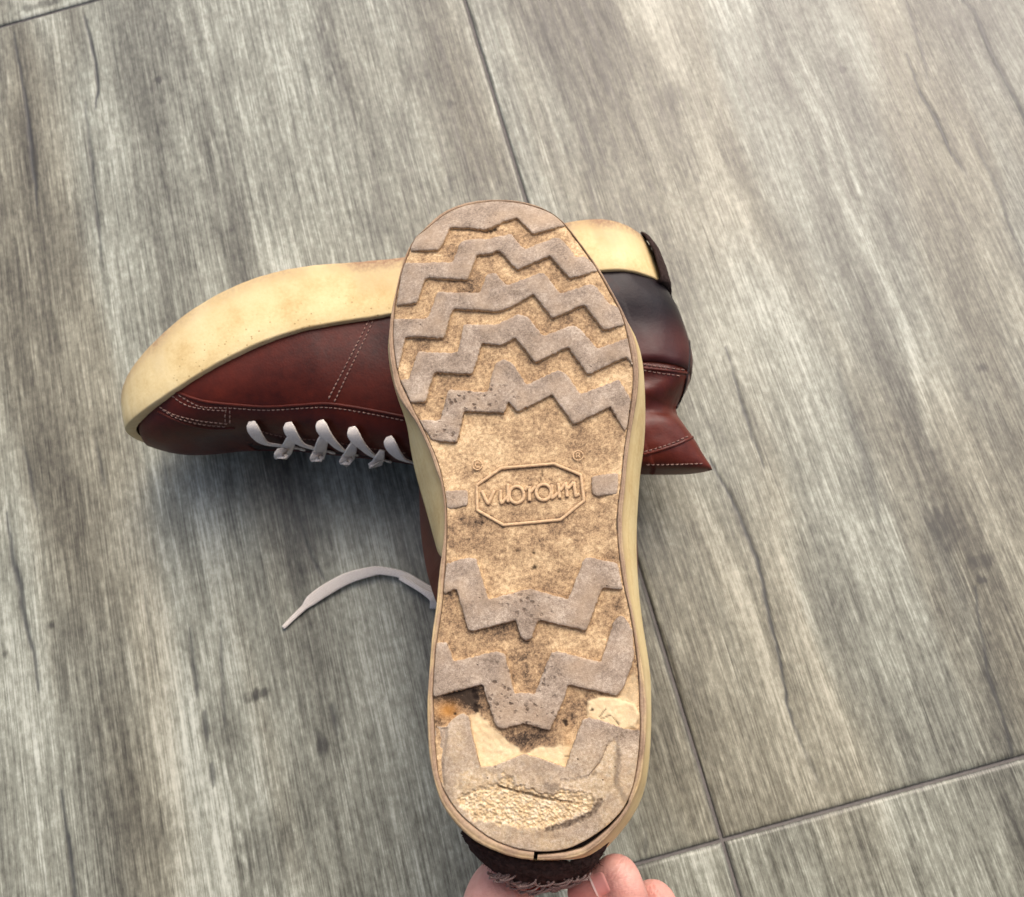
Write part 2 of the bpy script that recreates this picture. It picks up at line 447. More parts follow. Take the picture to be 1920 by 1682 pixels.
T_L = [(800, 429), (779, 445.5), (767, 471), (757.6, 495.5), (748.5, 529), (741, 568), (738, 608), (738, 641), (742.5, 677.5), (750, 711),
       (764, 741), (779, 774), (791, 796), (804, 824), (814, 847), (823.5, 873), (831, 904), (836, 934), (838, 965), (838, 1003), (837, 1033),
       (834, 1074), (832, 1105), (828, 1145), (822, 1182), (817, 1219), (814, 1259), (812, 1300), (812.4, 1323), (814.4, 1360), (816, 1395),
       (819, 1429), (823, 1458), (834.5, 1486), (849, 1509.5), (866, 1529.5), (889, 1549.6), (920.5, 1572), (955, 1587), (983, 1594), (1006, 1597)]
T_R = [(1032, 1597), (1061, 1592.6), (1089.5, 1581), (1118, 1564), (1147, 1541), (1167, 1518), (1178, 1498), (1187, 1472), (1194, 1435), (1198.4, 1395),
       (1200, 1360), (1198.4, 1314.6), (1197, 1272), (1192.7, 1228.7), (1186, 1180), (1179, 1140), (1169, 1098), (1163.5, 1064), (1160, 1037), (1157, 1003),
       (1156, 972), (1159, 935), (1163.5, 904), (1168, 857), (1173, 820), (1178, 785), (1181, 762), (1185, 732), (1186.5, 697), (1184, 673),
       (1179, 645), (1175, 625), (1167, 596), (1157, 572), (1143, 547), (1124.5, 514), (1106, 485), (1085, 456), (1058, 421), (1033.5, 400),
       (1003, 388), (967, 379.5), (927, 377), (882, 383), (848.6, 394), (824, 409)]
T_RAW = np.array(T_L + T_R)
TREAD = smooth_loop(resample(spline(T_RAW, 5, True), 3.0, True), 2)
RO_L = [(927, 373), (882, 377), (845.5, 389), (821, 403), (797, 426), (776, 450), (761, 474), (750, 508), (741, 547), (732, 589.5), (728, 632), (730, 671),
        (735, 703), (741, 730), (752, 752), (765, 771), (779, 791), (791, 814), (801, 836), (810, 859), (818, 883), (826, 905), (831.5, 941), (833, 981),
        (830, 1021), (824.5, 1058), (821, 1089), (817, 1135.5), (809.5, 1188), (805, 1244), (801, 1300), (800, 1329), (801, 1372), (804, 1415), (811.6, 1458),
        (826, 1504), (846, 1535), (866, 1558), (895, 1581), (932, 1598), (966, 1609), (1006, 1614)]
RO_R = [(1036, 1613), (1062, 1612), (1093, 1604), (1114, 1591), (1136, 1573), (1167, 1536), (1184, 1507), (1200, 1468), (1207, 1429), (1211, 1386), (1213, 1329), (1210, 1290),
        (1204, 1244), (1196, 1197), (1188, 1151), (1179, 1105), (1173, 1058), (1168, 1012), (1167, 968), (1172, 916), (1176, 866), (1183, 812), (1189, 778),
        (1195, 742), (1198, 700), (1195, 660), (1189, 632), (1179, 606), (1164, 574), (1146, 541), (1124.5, 504), (1103, 474), (1082, 446), (1064, 423),
        (1052, 411), (1030.5, 396), (1003, 383), (967, 375)]
WV_L = [(730, 671), (736, 708), (745, 741), (761, 784), (768, 830), (775, 870), (786, 913), (796, 947), (808, 990), (821, 1037)]
WV_R = [(1132.5, 1595), (1161, 1564), (1181, 1538), (1198, 1509), (1210, 1475), (1217, 1429), (1220.7, 1372), (1221, 1315), (1220, 1272), (1214.5, 1228), (1207, 1182), (1200.6, 1135), (1197, 1095), (1194, 1043), (1194, 996), (1196, 950), (1200.6, 888), (1207, 842), (1210, 790),
        (1209, 729), (1205, 683), (1196, 652)]
NAD = np.array([1099.0, 1345.0])

def zcurve(P):
    d = sdf(P, TREAD)
    y = P[:, 1]
    c = -0.010 * np.clip((540 - y) / 165, 0, 1.2) ** 2
    c -= 0.0035 * np.clip(1 - d / 34, 0, 1) ** 2 * np.clip((680 - y) / 200, 0, 1)
    c -= 0.0022 * np.clip((y - 1440) / 150, 0, 1.2) ** 2
    return c

def S(P, h):
    """pixel on the sole -> world point; the sole's own toe spring and wear are in zcurve, h is height above it (m)"""
    P = np.asarray(P, float); c = zcurve(P)
    W = un(P[:, 0], P[:, 1], ZS + c)
    W[:, 2] += h
    return W

# ------------------------------------------------------------------ floor
TS = 0.684; GAP = 0.0019
XJ, YJ = 0.095 * H, -0.1445 * H
floor = mk('floor', [(-2.5, -2.5, -0.0014), (2.5, -2.5, -0.0014), (2.5, 2.9, -0.0014), (-2.5, 2.9, -0.0014)], [(0, 1, 2, 3)], MAT['grout'], None, False, kind='structure')
FL = {'e': floor, 'o': (0, 0, 0)}

def fl(L): return un([p[0] for p in L], [p[1] for p in L], 0.0)[:, :2]
CRACKS = [  # pixel polyline, half width (m), strength
    ([(25, 60), (38, 130), (50, 200), (58, 270), (64, 330), (70, 385)], .0007, .75),
    ([(157, 30), (172, 88), (179, 120), (183, 165), (178, 205)], .0008, .9),
    ([(160, 190), (165, 250), (172, 300), (175, 350), (185, 425), (190, 495)], .0007, .6),
    ([(1805, 0), (1827, 20), (1840, 55), (1860, 100), (1885, 150), (1920, 215), (1950, 290)], .0008, .85),
    ([(1700, 0), (1718, 60), (1732, 110), (1740, 150)], .0006, .6),
    ([(1700, 100), (1725, 175), (1758, 225), (1780, 280), (1810, 325)], .0008, .85),
    ([(1820, 250), (1850, 310), (1875, 360), (1895, 425), (1920, 485)], .0006, .6),
    ([(1361, 650), (1374, 695), (1387, 747), (1402, 792), (1404, 800), (1421, 845), (1432, 879)], .0006, .8),
    ([(1331, 860), (1350, 897), (1376, 942), (1402, 1002), (1421, 1047), (1432, 1100), (1441, 1152), (1455, 1204), (1471, 1280), (1479, 1325), (1501, 1389)], .0007, .9),
    ([(1828, 1100), (1844, 1208), (1853, 1262), (1858, 1275), (1880, 1345), (1900, 1417)], .0006, .7),
    ([(1567, 669), (1579, 732), (1597, 789), (1620, 849), (1631, 897), (1650, 976)], .0022, .28),
    ([(12, 960), (17, 1000), (26, 1055), (38, 1098), (45, 1162), (64, 1226), (73, 1295)], .0011, .8),
    ([(115, 1482), (122, 1547), (132, 1598), (139, 1682), (141, 1720)], .0009, .8),
    ([(354, 1179), (363, 1256), (371, 1307)], .0009, .6), ([(382, 1333), (389, 1389)], .0012, .6), ([(397, 1431), (401, 1474)], .0012, .6),
    ([(412, 1166), (416, 1256), (421, 1367)], .0006, .5), ([(572, 1013), (589, 1055), (611, 1090)], .0007, .6), ([(621, 1320), (632, 1376)], .0010, .5),
    ([(178, 824), (190, 871), (196, 916)], .0008, .4), ([(42, 836), (59, 895), (71, 963)], .0008, .5), ([(303, 839), (315, 916)], .0008, .4),
    ([(1500, 1390), (1520, 1430), (1536, 1470)], .0007, .35), ([(556, 950), (580, 1040)], .0007, .4), ([(840, 330), (846, 370)], .0012, .3),
    ([(1090, 230), (1105, 300), (1120, 380)], .0016, .2), ([(1430, 0), (1450, 60), (1470, 120)], .0010, .2),
    ([(1210, 1560), (1212, 1605)], .0007, .4), ([(270, 1100), (290, 1260)], .0014, .2), ([(560, 90), (580, 200)], .0016, .2)]
STAINS = [(297, 150, 7, 10, .6), (1580, 130, 9, 8, .6), (483, 1302, 26, 9, .6), (470, 1312, 12, 8, .35), (1765, 985, 26, 45, .33), (1842, 1088, 11, 7, .5), (1845, 1050, 30, 12, .25),
          (605, 1395, 10, 24, .4), (95, 1172, 7, 9, .5), (10, 1225, 6, 8, .4), (600, 100, 40, 80, .22), (85, 6, 60, 10, .45), (700, 440, 30, 60, .14), (500, 1600, 50, 90, .25),
          (1265, 180, 25, 40, .2), (1300, 300, 25, 60, .15), (845, 195, 12, 8, .25), (1840, 690, 14, 12, .3), (420, 1380, 40, 60, .12), (305, 1560, 30, 60, .15)]
PALE = [([(335, 0), (352, 60), (380, 130), (402, 200), (410, 300), (422, 420)], .0028, .16), ([(370, 0), (388, 80), (405, 150), (418, 240)], .0022, .12),
        ([(1440, 40), (1455, 100), (1500, 160), (1545, 230), (1562, 320), (1590, 400), (1645, 500), (1690, 590), (1720, 700), (1745, 830)], .0030, .15),
        ([(1480, 60), (1510, 130), (1560, 200), (1585, 280), (1610, 360)], .0020, .12), ([(880, 60), (905, 120), (925, 230)], .004, .10)]

def tile_mesh(name, ix, iy, vis):
    x0 = XJ + ix * TS + GAP / 2; x1 = XJ + (ix + 1) * TS - GAP / 2
    y0 = YJ + iy * TS + GAP / 2; y1 = YJ + (iy + 1) * TS - GAP / 2
    def axis(a, b, lo, hi, step):
        core = np.arange(max(a, lo), min(b, hi), step) if vis and min(b, hi) > max(a, lo) else np.array([])
        far = np.linspace(a, b, 24)
        pts = np.concatenate([far[(far < lo - .002) | (far > hi + .002)] if len(core) else far, core, [a, a + .0006, a + .0015, a + .003, b - .003, b - .0015, b - .0006, b]])
        pts = np.unique(np.round(pts, 6)); return pts[np.concatenate([[True], np.diff(pts) > 2.5e-4])]
    X = axis(x0, x1, -.37, .44, .0012); Y = axis(y0, y1, -.16, .64, .0016)
    X[0], X[-1], Y[0], Y[-1] = x0, x1, y0, y1
    gx, gy = np.meshgrid(X, Y); P = np.stack([gx.ravel(), gy.ravel()], 1)
    sx, sy = ix * 3.7 + 11, iy * 5.1 + 7
    # wandering grain: x is bent by slow noise so that bands and grain swerve together
    bend = (fbm(P[:, 0] * 9 + sx, P[:, 1] * 3.2 + sy, 5, 3) - .5) * .035
    u = P[:, 0] + bend
    tone = .50 + (fbm(u * 22 + sx, P[:, 1] * 2.2 + sy, 11, 4) - .5) * .66 + (fbm(u * 80 + sx, P[:, 1] * 6 + sy, 21, 3) - .5) * .40
    tone += (fbm(u * 240 + sx, P[:, 1] * 46 + sy, 61, 3) - .5) * .20
    tone += (fbm(P[:, 0] * 60, P[:, 1] * 24, 31, 4) - .5) * .36
    tone += .06 * np.sin(2 * np.pi * (u * 130 + 6 * fbm(u * 12, P[:, 1] * 4, 71, 2))) * sstep(.5, .68, fbm(u * 9 + sx, P[:, 1] * 3 + sy, 81, 2))
    warm = sstep(.45, .72, fbm(u * 16 + sx, P[:, 1] * 2.6 + sy, 41, 3)) * sstep(.3, .6, fbm(P[:, 0] * 7, P[:, 1] * 5, 43, 2) + .1)
    crack = np.zeros(len(P)); z = np.zeros(len(P))
    if vis:
        jx = (fbm(P[:, 0] * 300, P[:, 1] * 90, 91, 2) - .5) * .0018
        Q = P + np.stack([jx, 0 * jx], 1)
        for L, w, s in CRACKS:
            A = fl(L); m = (P[:, 0] > A[:, 0].min() - .02) & (P[:, 0] < A[:, 0].max() + .02) & (P[:, 1] > A[:, 1].min() - .02) & (P[:, 1] < A[:, 1].max() + .02)
            if not m.any(): continue
            d, t = linedist(Q[m], A); ww = w * (.35 + .65 * np.sin(np.pi * np.clip(t * .94 + .03, 0, 1))) * 1.15
            k = s * (1 - sstep(ww * .5, ww * 1.5 + .0005, d))
            crack[m] = np.maximum(crack[m], k); z[m] -= .0005 * k
            tone[m] -= .22 * s * np.exp(-(d / .004) ** 2) * np.sin(np.pi * np.clip(t, 0.02, 1))
        for cx, cy, rx, ry, s in STAINS:
            c0 = fl([(cx, cy)])[0]; sc = (H / F) * 1.05
            q = (P - c0) / np.array([rx * sc, ry * sc]); r = np.hypot(q[:, 0], q[:, 1]) + (fbm(P[:, 0] * 400, P[:, 1] * 160, 51, 3) - .5) * 1.3
            k = s * (1 - sstep(.4, 1.25, r)); tone -= k * .8; crack = np.maximum(crack, k * .45)
        for L, w, s in PALE:
            A = fl(L); d, t = linedist(Q, A); tone += s * np.exp(-(d / w) ** 2) - .6 * s * np.exp(-((d - 2.4 * w) / w) ** 2)
    z += (fbm(u * 300, P[:, 1] * 30, 13, 3) - .5) * .00035
    e = np.minimum(np.minimum(P[:, 0] - x0, x1 - P[:, 0]), np.minimum(P[:, 1] - y0, y1 - P[:, 1]))
    wav = .0022 * np.clip(fbm(P[:, 0] * 70, P[:, 1] * 70, 19, 3) - .3, 0, 1)
    z -= .0008 * (1 - sstep(0, .0014 + wav, e)) ** 1.0
    crack = np.maximum(crack, .55 * (1 - sstep(.0001, .0010 + wav, e)))
    nx = len(X)
    i, j = np.meshgrid(np.arange(nx - 1), np.arange(len(Y) - 1)); a = (j * nx + i).ravel()
    Fq = np.stack([a, a + 1, a + nx + 1, a + nx], 1)
    # skirt down into the joint
    border = np.concatenate([np.arange(nx), np.arange(1, len(Y)) * nx + nx - 1, (len(Y) - 1) * nx + np.arange(nx - 2, -1, -1), np.arange(len(Y) - 2, 0, -1) * nx])
    V = np.column_stack([P, z]); nb = len(V); B = V[border].copy(); B[:, 2] = -.006
    k = np.arange(len(border)); kn = (k + 1) % len(border)
    Fs = np.stack([border[kn], border[k], nb + k, nb + kn], 1)
    at = {n: np.concatenate([q, q[border]]) for n, q in (('tone', tone), ('crack', crack), ('warm', warm))}
    return mk(name, np.vstack([V, B]), np.vstack([Fq, Fs]), MAT['tile'], FL, True, at)

for ix in (-3, -2, -1, 0, 1, 2):
    for iy in (-3, -2, -1, 0, 1, 2):
        tile_mesh('tile', ix, iy, ix in (-1, 0) and iy in (-1, 0, 1))

# ------------------------------------------------------------------ the upturned boot
heel_xy = un([1010], [1500], [0.0])[0]
BOOT = thing('boot', (heel_xy[0], heel_xy[1], 0.0), 'worn boot held upside down, tan zigzag sole with lettering facing up', 'boot', 'pair of worn leather boots')

# -- sunken tread floor
def circ(cx, cy, rx, ry, a0=0, a1=360, n=28):
    a = np.radians(np.linspace(a0, a1, n)); return np.stack([cx + rx * np.cos(a), cy + ry * np.sin(a)], 1)
OCT = [(172, 582), (512, 345), (1245, 285), (1618, 438), (1660, 800), (1332, 1062), (545, 1137), (180, 930)]
LET = [[[(240, 660), (330, 845), (420, 650)]],
       [[(505, 650), (503, 800), (512, 838), (600, 740)]],
       [[(605, 565), (606, 820)], circ(725, 715, 103, 115)],
       [[(838, 655), (885, 604)], [(905, 600), (906, 800)], [(905, 692), (960, 630), (1000, 606)]],
       [circ(1100, 680, 104, 110), [(1215, 575), (1216, 768), (1300, 690)]],
       [[(1308, 560), (1326, 765)], [(1324, 665), (1412, 550), (1428, 745)], [(1426, 640), (1522, 540), (1546, 736), (1600, 700)]]]
EMB_LINES = [zt(OCT + OCT[:1])] + [zt(list(map(tuple, st))) for L_ in LET for st in L_]
LUGS = {}
def toe_part(a, b):   # tread outline from point a over the toe to point b (both on the outline), going right -> left over the toe
    d = np.hypot(*(TREAD - np.array(a)).T); e = np.hypot(*(TREAD - np.array(b)).T)
    i, j = int(d.argmin()), int(e.argmin())
    return TREAD[i:j + 1] if i <= j else np.vstack([TREAD[i:], TREAD[:j + 1]])

g = 2.4
xs = np.arange(TREAD[:, 0].min() - 3 * g, TREAD[:, 0].max() + 3 * g, g); ys = np.arange(TREAD[:, 1].min() - 3 * g, TREAD[:, 1].max() + 3 * g, g)
gx, gy = np.meshgrid(xs, ys); P = np.stack([gx.ravel(), gy.ravel()], 1)
D = sdf(P, TREAD)
keep = D > -1.5 * g
gradx = np.gradient(D.reshape(gx.shape), axis=1).ravel() / g; grady = np.gradient(D.reshape(gx.shape), axis=0).ravel() / g
snap = np.abs(D) < .75 * g
Pm = P.copy(); Pm[snap] -= np.stack([gradx, grady], 1)[snap] * D[snap][:, None]
embl = np.exp(-(((P[:, 0] - 993) / 130) ** 2 + ((P[:, 1] - 922) / 75) ** 2) ** 2)
hb = -.0021 + .0009 * (1 - sstep(2, 26, D)) + (fbm(P[:, 0] / 40, P[:, 1] / 40, 3, 4) - .5) * .0007 * (1 - .8 * embl) + (fbm(P[:, 0] / 7, P[:, 1] / 7, 8, 3) - .5) * .00055 * (1 - .5 * embl)
hb += .0007 * sstep(870, 930, P[:, 1]) * (1 - sstep(1020, 1060, P[:, 1]))
dirt = .33 + .08 * (1 - sstep(740, 800, P[:, 1])) + (fbm(P[:, 0] / 55, P[:, 1] / 55, 33, 4) - .5) * .5 + (fbm(P[:, 0] / 13, P[:, 1] / 13, 37, 3) - .5) * .30
# thick dirt and stains, each with its own place: x, y, rx, ry, amount
for cx, cy, rx, ry, s in [(850, 1300, 46, 22, .8), (880, 1312, 22, 34, .6), (824, 1352, 14, 16, .5), (905, 1310, 28, 40, .25), (985, 1385, 52, 26, .62), (1040, 1330, 40, 60, .40), (1075, 1350, 14, 22, .2), (930, 1175, 60, 22, .4),
                          (1000, 1230, 55, 70, .22), (850, 1130, 26, 60, .34), (1050, 1110, 60, 60, .12), (870, 1015, 60, 14, .26), (1110, 1000, 60, 40, .12), (1010, 965, 90, 22, .16), (905, 975, 50, 14, .28),
                          (1090, 800, 60, 50, .12), (880, 530, 70, 20, .22), (985, 500, 40, 40, .12), (800, 520, 30, 16, .2), (905, 640, 60, 18, .12), (1000, 660, 40, 40, .12), (790, 640, 18, 30, .25),
                          (870, 470, 40, 16, .25), (1020, 760, 90, 30, -.18), (1010, 1050, 70, 26, -.14), (880, 840, 50, 60, -.12), (870, 1200, 50, 40, -.04), (1100, 560, 60, 40, -.06), (1140, 700, 40, 60, -.14),
                          (1100, 450, 40, 30, -.22), (760, 690, 20, 40, -.2), (1140, 960, 18, 60, .15), (1190, 1260, 8, 60, .15), (1160, 1120, 14, 60, .2)]:
    dirt += .8 * s * np.exp(-(((P[:, 0] - cx) / rx) ** 2 + ((P[:, 1] - cy) / ry) ** 2))
stroke_dark = np.zeros(len(P)); em = embl > .3  # darker fringe along both sides of the emblem strokes
for l_ in EMB_LINES:
    d_, _ = linedist(P[em], np.array(l_)); stroke_dark[em] = np.maximum(stroke_dark[em], .38 * np.exp(-(d_ / 4.2) ** 2))
dirt = dirt + stroke_dark * (.6 + .8 * fbm(P[:, 0] / 9, P[:, 1] / 9, 58, 2))
def blob(P, poly, soft, jit, seed, sc=14):
    d = sdf(P, np.array(poly)) + (fbm(P[:, 0] / sc, P[:, 1] / sc, seed, 3) - .5) * jit
    return sstep(-soft, soft, d)
cream = blob(P, z3([(415, 490), (480, 480), (545, 560), (610, 600), (690, 680), (770, 735), (900, 690), (1110, 700), (1060, 850), (780, 790), (590, 850), (490, 850), (440, 640)]), 3, 14, 61)
cream = np.maximum(cream, .95 * blob(P, z3([(1195, 400), (1260, 370), (1400, 380), (1500, 420), (1535, 490), (1500, 570), (1420, 590), (1290, 545), (1185, 510)]), 2, 8, 63))
cream = np.maximum(cream, .55 * blob(P, z3([(1440, 260), (1500, 200), (1530, 330), (1520, 420), (1400, 380)]), 3, 8, 64))
hb += .0012 * blob(P, z3([(1195, 400), (1260, 370), (1400, 380), (1500, 420), (1535, 490), (1500, 570), (1420, 590), (1290, 545), (1185, 510)]), 4, 6, 63)
cream = cream * np.clip(.55 + .75 * fbm(P[:, 0] / 10, P[:, 1] / 10, 54, 4), 0, 1)
amber = .8 * np.exp(-(((P[:, 0] - 838) / 20) ** 2 + ((P[:, 1] - 1333) / 15) ** 2)) + .22 * np.exp(-(((P[:, 0] - 1066) / 10) ** 2 + ((P[:, 1] - 1400) / 40) ** 2))
spot = np.zeros(len(P))
for cx, cy, r in [(892, 1325, 7), (891, 1306, 7), (888, 1296, 6), (893, 1332, 5), (1059, 1353, 6), (1061, 1358, 4), (1000, 1035, 3.5), (1002, 1062, 5), (997, 1066, 3), (969, 1032, 2.5), (900, 967, 3), (903, 978, 3.2), (1046, 1071, 2.5),
                  (852, 765, 2.5), (827, 745, 2), (937, 930, 2), (1110, 1330, 3), (920, 429, 4.5), (912, 431, 4), (927, 426, 3.5), (905, 429, 2.5), (852, 1339, 3), (1090, 540, 2), (1020, 1135, 3), (1155, 1165, 5)]:
    q = np.hypot(P[:, 0] - cx, P[:, 1] - cy) + (fbm(P[:, 0] / 4, P[:, 1] / 4, 71, 2) - .5) * 3.5
    spot = np.maximum(spot, .9 * (1 - sstep(r * .55, r * 1.15, q)))
hb -= spot * .0006
for L, r in [(zt([(1080, 380), (1065, 480), (1040, 560)]), .8), ([(1137, 1328), (1124, 1344), (1128, 1348), (1145, 1341), (1152, 1348), (1160, 1358)], .9), ([(1058, 1418), (1070, 1418)], .6)]:
    d, t = linedist(P, np.array(L)); k = (1 - sstep(r * .6, r * 1.8, d)); spot = np.maximum(spot, .7 * k); hb -= k * .0004
below = D < -.1
hb = np.where(below & ~snap, -.007, hb)
W = S(Pm, hb)
nx = len(xs); i, j = np.meshgrid(np.arange(nx - 1), np.arange(len(ys) - 1)); a = (j * nx + i).ravel()
Fq = np.stack([a, a + nx, a + nx + 1, a + 1], 1); Fq = Fq[keep[Fq].all(1)]
used = np.unique(Fq); remap = np.full(len(P), -1); remap[used] = np.arange(len(used))
tread_o = mk('tread_base', W[used], remap[Fq], MAT['tread'], BOOT, True,
             {'dirt': dirt[used], 'cream': cream[used], 'amber': amber[used], 'spot': spot[used]})

# -- raised lugs
def lug(name, poly, rad=5, depth=.0034, top=None, pit=None, jit=2.1, seed=1, grid=4.5, clampT=True, label=None, dirtf=None, creamf=None, base=0.0):
    L = fillet(poly, rad) if rad else np.asarray(poly, float)
    L = resample(L, 2.0, True)
    if clampT:
        d = sdf(L, TREAD); near = d < 1.0
        if near.any():
            ref = resample(TREAD, 0.8, True)
            for q in np.where(near)[0]:
                r = ref[np.hypot(*(ref - L[q]).T).argmin()]; L[q] = r
        L = resample(L, 2.0, True)
    n = len(L)
    s = np.arange(n)
    edge_in = sdf(L, TREAD) > 2.5
    jit_a = ((vn(L[:, 0] / 5, L[:, 1] / 5, seed) - .5) * jit + (vn(L[:, 0] / 1.7, L[:, 1] / 1.7, seed + 5) - .5) * jit * .6) * edge_in
    L = offset(L, jit_a)
    r_out = offset(L, np.where(edge_in, 1.3, 0.0)); r_in = smooth_loop(offset(L, -1.5), 1)
    # interior points on a loose grid
    gx, gy = np.meshgrid(np.arange(L[:, 0].min(), L[:, 0].max(), grid), np.arange(L[:, 1].min(), L[:, 1].max(), grid * .87))
    gx = gx + (np.arange(gx.shape[0]) % 2)[:, None] * grid / 2
    I = np.stack([gx.ravel(), gy.ravel()], 1); rs = np.random.RandomState(seed); I = I + rs.uniform(-.2, .2, I.shape) * grid
    I = I[sdf(I, r_in) > grid * .55]
    vs = [Vector(p) for p in r_in] + [Vector(p) for p in I]
    vo, _, fo, _, _, _ = delaunay_2d_cdt(vs, [], [list(range(n))], 1, 1e-4)
    vo = np.array([tuple(v) for v in vo]); fo = [tuple(f) for f in fo]
    def hgt(Q): return (top(Q) if top else 0) + (fbm(Q[:, 0] / 30, Q[:, 1] / 30, seed, 3) - .5) * .0004 + base
    hin = hgt(vo)
    Vtop = S(vo, hin)
    R = [(r_out, -depth + 0 * hgt(r_out)), (offset(L, np.where(edge_in, .5, 0)), hgt(L) - .0012), (L, hgt(L) - .00035)]
    Vr = [S(p, h) for p, h in R]
    m = len(vo)
    Fc = []
    # make sure the inset ring kept its order (first n points of the triangulation input)
    V = np.vstack([Vtop] + Vr)
    k = np.arange(n); kn = (k + 1) % n
    ccw = area2(L) > 0
    def quad(a, b):
        for q in range(n):
            Fc.append((a + q, a + (q + 1) % n, b + (q + 1) % n, b + q))
    quad(m, m + n); quad(m + n, m + 2 * n); quad(m + 2 * n, 0)
    tri = []
    for f in fo:
        tri.append(f)
    # orientation: world up must be the front
    def up(f):
        p = V[list(f)]; return np.cross(p[1] - p[0], p[2] - p[0])[2]
    if tri and up(tri[0]) < 0: tri = [tuple(reversed(f)) for f in tri]
    q = Fc[2 * n]
    if up(q) < 0: Fc = [tuple(reversed(f)) for f in Fc]
    allP = np.vstack([vo, r_out, L, L])
    N = len(allP)
    pa = pit(allP) if pit else np.zeros(N)
    ca = creamf(allP) if creamf else np.zeros(N)
    da = dirtf(allP) if dirtf else np.zeros(N)
    ea = np.concatenate([np.zeros(m), np.full(n, 1.0), np.full(n, .85), np.full(n, .18)])
    ea[m:] *= np.tile(.45 + .55 * edge_in, 3)
    return mk(name, V, Fc + tri, MAT['lug'], BOOT, True, {'pit': pa, 'cream': ca, 'dirt': da, 'edge': ea}, label=label)

def el(cx, cy, rx, ry, s=1.0):
    return lambda Q: s * np.clip(1.3 - ((Q[:, 0] - cx) / rx) ** 2 - ((Q[:, 1] - cy) / ry) ** 2, 0, 1)
def pits(*e): return lambda Q: np.clip(sum(f(Q) for f in e), 0, 1)

low0 = z1([(228, 397), (400, 388), (432, 345), (472, 248), (600, 252), (690, 264), (800, 216), (888, 185), (940, 240), (988, 292), (1080, 262), (1190, 240)])
toe = toe_part(low0[-1], low0[0])
lug('tread_lug', low0[::-1] and list(map(tuple, low0)) + list(map(tuple, toe[4:-4])), 4, seed=2)
lug('tread_lug', z1([(185, 470), (488, 464), (542, 335), (600, 322), (700, 322), (850, 290), (932, 385), (1125, 310), (1172, 328), (1250, 432), (1310, 430), (1352, 470), (1400, 515), (1215, 565), (1090, 424), (888, 510), (778, 390), (722, 412), (640, 416),
                     (582, 572), (320, 560), (270, 712), (140, 737)]), 4.5, seed=3)
lug('tread_lug', z1([(118, 816), (325, 815), (347, 790), (396, 648), (658, 655), (702, 540), (752, 530), (822, 610), (1030, 530), (1062, 540), (1156, 660), (1340, 602), (1376, 612), (1460, 722), (1515, 745), (1570, 850), (1425, 882), (1302, 724), (1108, 812), (990, 660),
                     (850, 742), (770, 770), (490, 750), (432, 936), (300, 928), (196, 928), (150, 1135), (110, 1000)]), 4.5, seed=4)
lug('tread_lug', z1([(160, 1190), (216, 1190), (276, 1020), (520, 1025), (560, 850), (760, 850), (900, 785), (950, 800), (1050, 922), (1230, 855), (1272, 872), (1386, 1000), (1575, 932), (1608, 1010), (1615, 1110), (1590, 1080), (1562, 1050), (1328, 1162), (1206, 990), (1000, 1086), (880, 930),
                     (785, 980), (670, 965), (612, 1156), (374, 1144), (320, 1330), (228, 1332)]), 4.5, seed=5)
lug('tread_lug', z1([(275, 1438), (410, 1442), (466, 1250), (706, 1270), (752, 1090), (812, 1066), (862, 1090), (946, 1222), (1150, 1130), (1188, 1150), (1282, 1282), (1520, 1190), (1592, 1310), (1590, 1420), (1556, 1515), (1466, 1356), (1240, 1470), (1106, 1284), (890, 1392), (834, 1322), (810, 1398), (560, 1386),
                     (516, 1582), (362, 1566), (318, 1500)]), 4.5, seed=6, pit=pits(el(850, 790, 60, 55, 1), el(905, 745, 60, 28, .9), el(960, 735, 40, 30, .35)))
lug('tread_lug', z2([(312, 895), (450, 856), (492, 862), (570, 1112), (820, 1046), (1052, 1112), (1150, 860), (1192, 856), (1350, 893), (1385, 1052), (1260, 1040), (1160, 1302), (868, 1236), (830, 1350), (790, 1362), (760, 1332), (734, 1236), (470, 1306), (440, 1290), (376, 1046), (298, 1078)]), 4.5, seed=7,
    pit=pits(el(990, 1135, 60, 32, .7), el(905, 1125, 30, 20, .3)))
L6 = z3([(192, 20), (270, 12), (315, 140), (600, 72), (650, 90), (716, 354), (780, 344), (846, 355), (950, 90), (986, 70), (1280, 146)]) + z2([(1330, 1245), (1370, 1206), (1408, 1232), (1442, 1300), (1452, 1440)]) + z3([(1500, 60), (1495, 125), (1466, 210), (1432, 300), (1386, 366), (1064, 290), (1050, 360), (944, 592), (776, 545), (622, 586), (590, 560), (506, 290), (180, 372)])
lug('tread_lug', L6, 5, seed=8, pit=pits(el(945, 1290, 45, 55, .9), el(985, 1340, 70, 30, .9), el(1030, 1270, 28, 50, .7)))
lug('tread_lug', z2([(290, 452), (435, 447), (446, 470), (440, 540), (350, 562), (305, 556)]), 6, seed=9, depth=.0024, base=-.0004, pit=el(868, 935, 30, 16, .4))
lug('tread_lug', z2([(1195, 362), (1360, 343), (1352, 470), (1215, 486), (1195, 450)]), 7, seed=10, depth=.0024, base=-.0002)

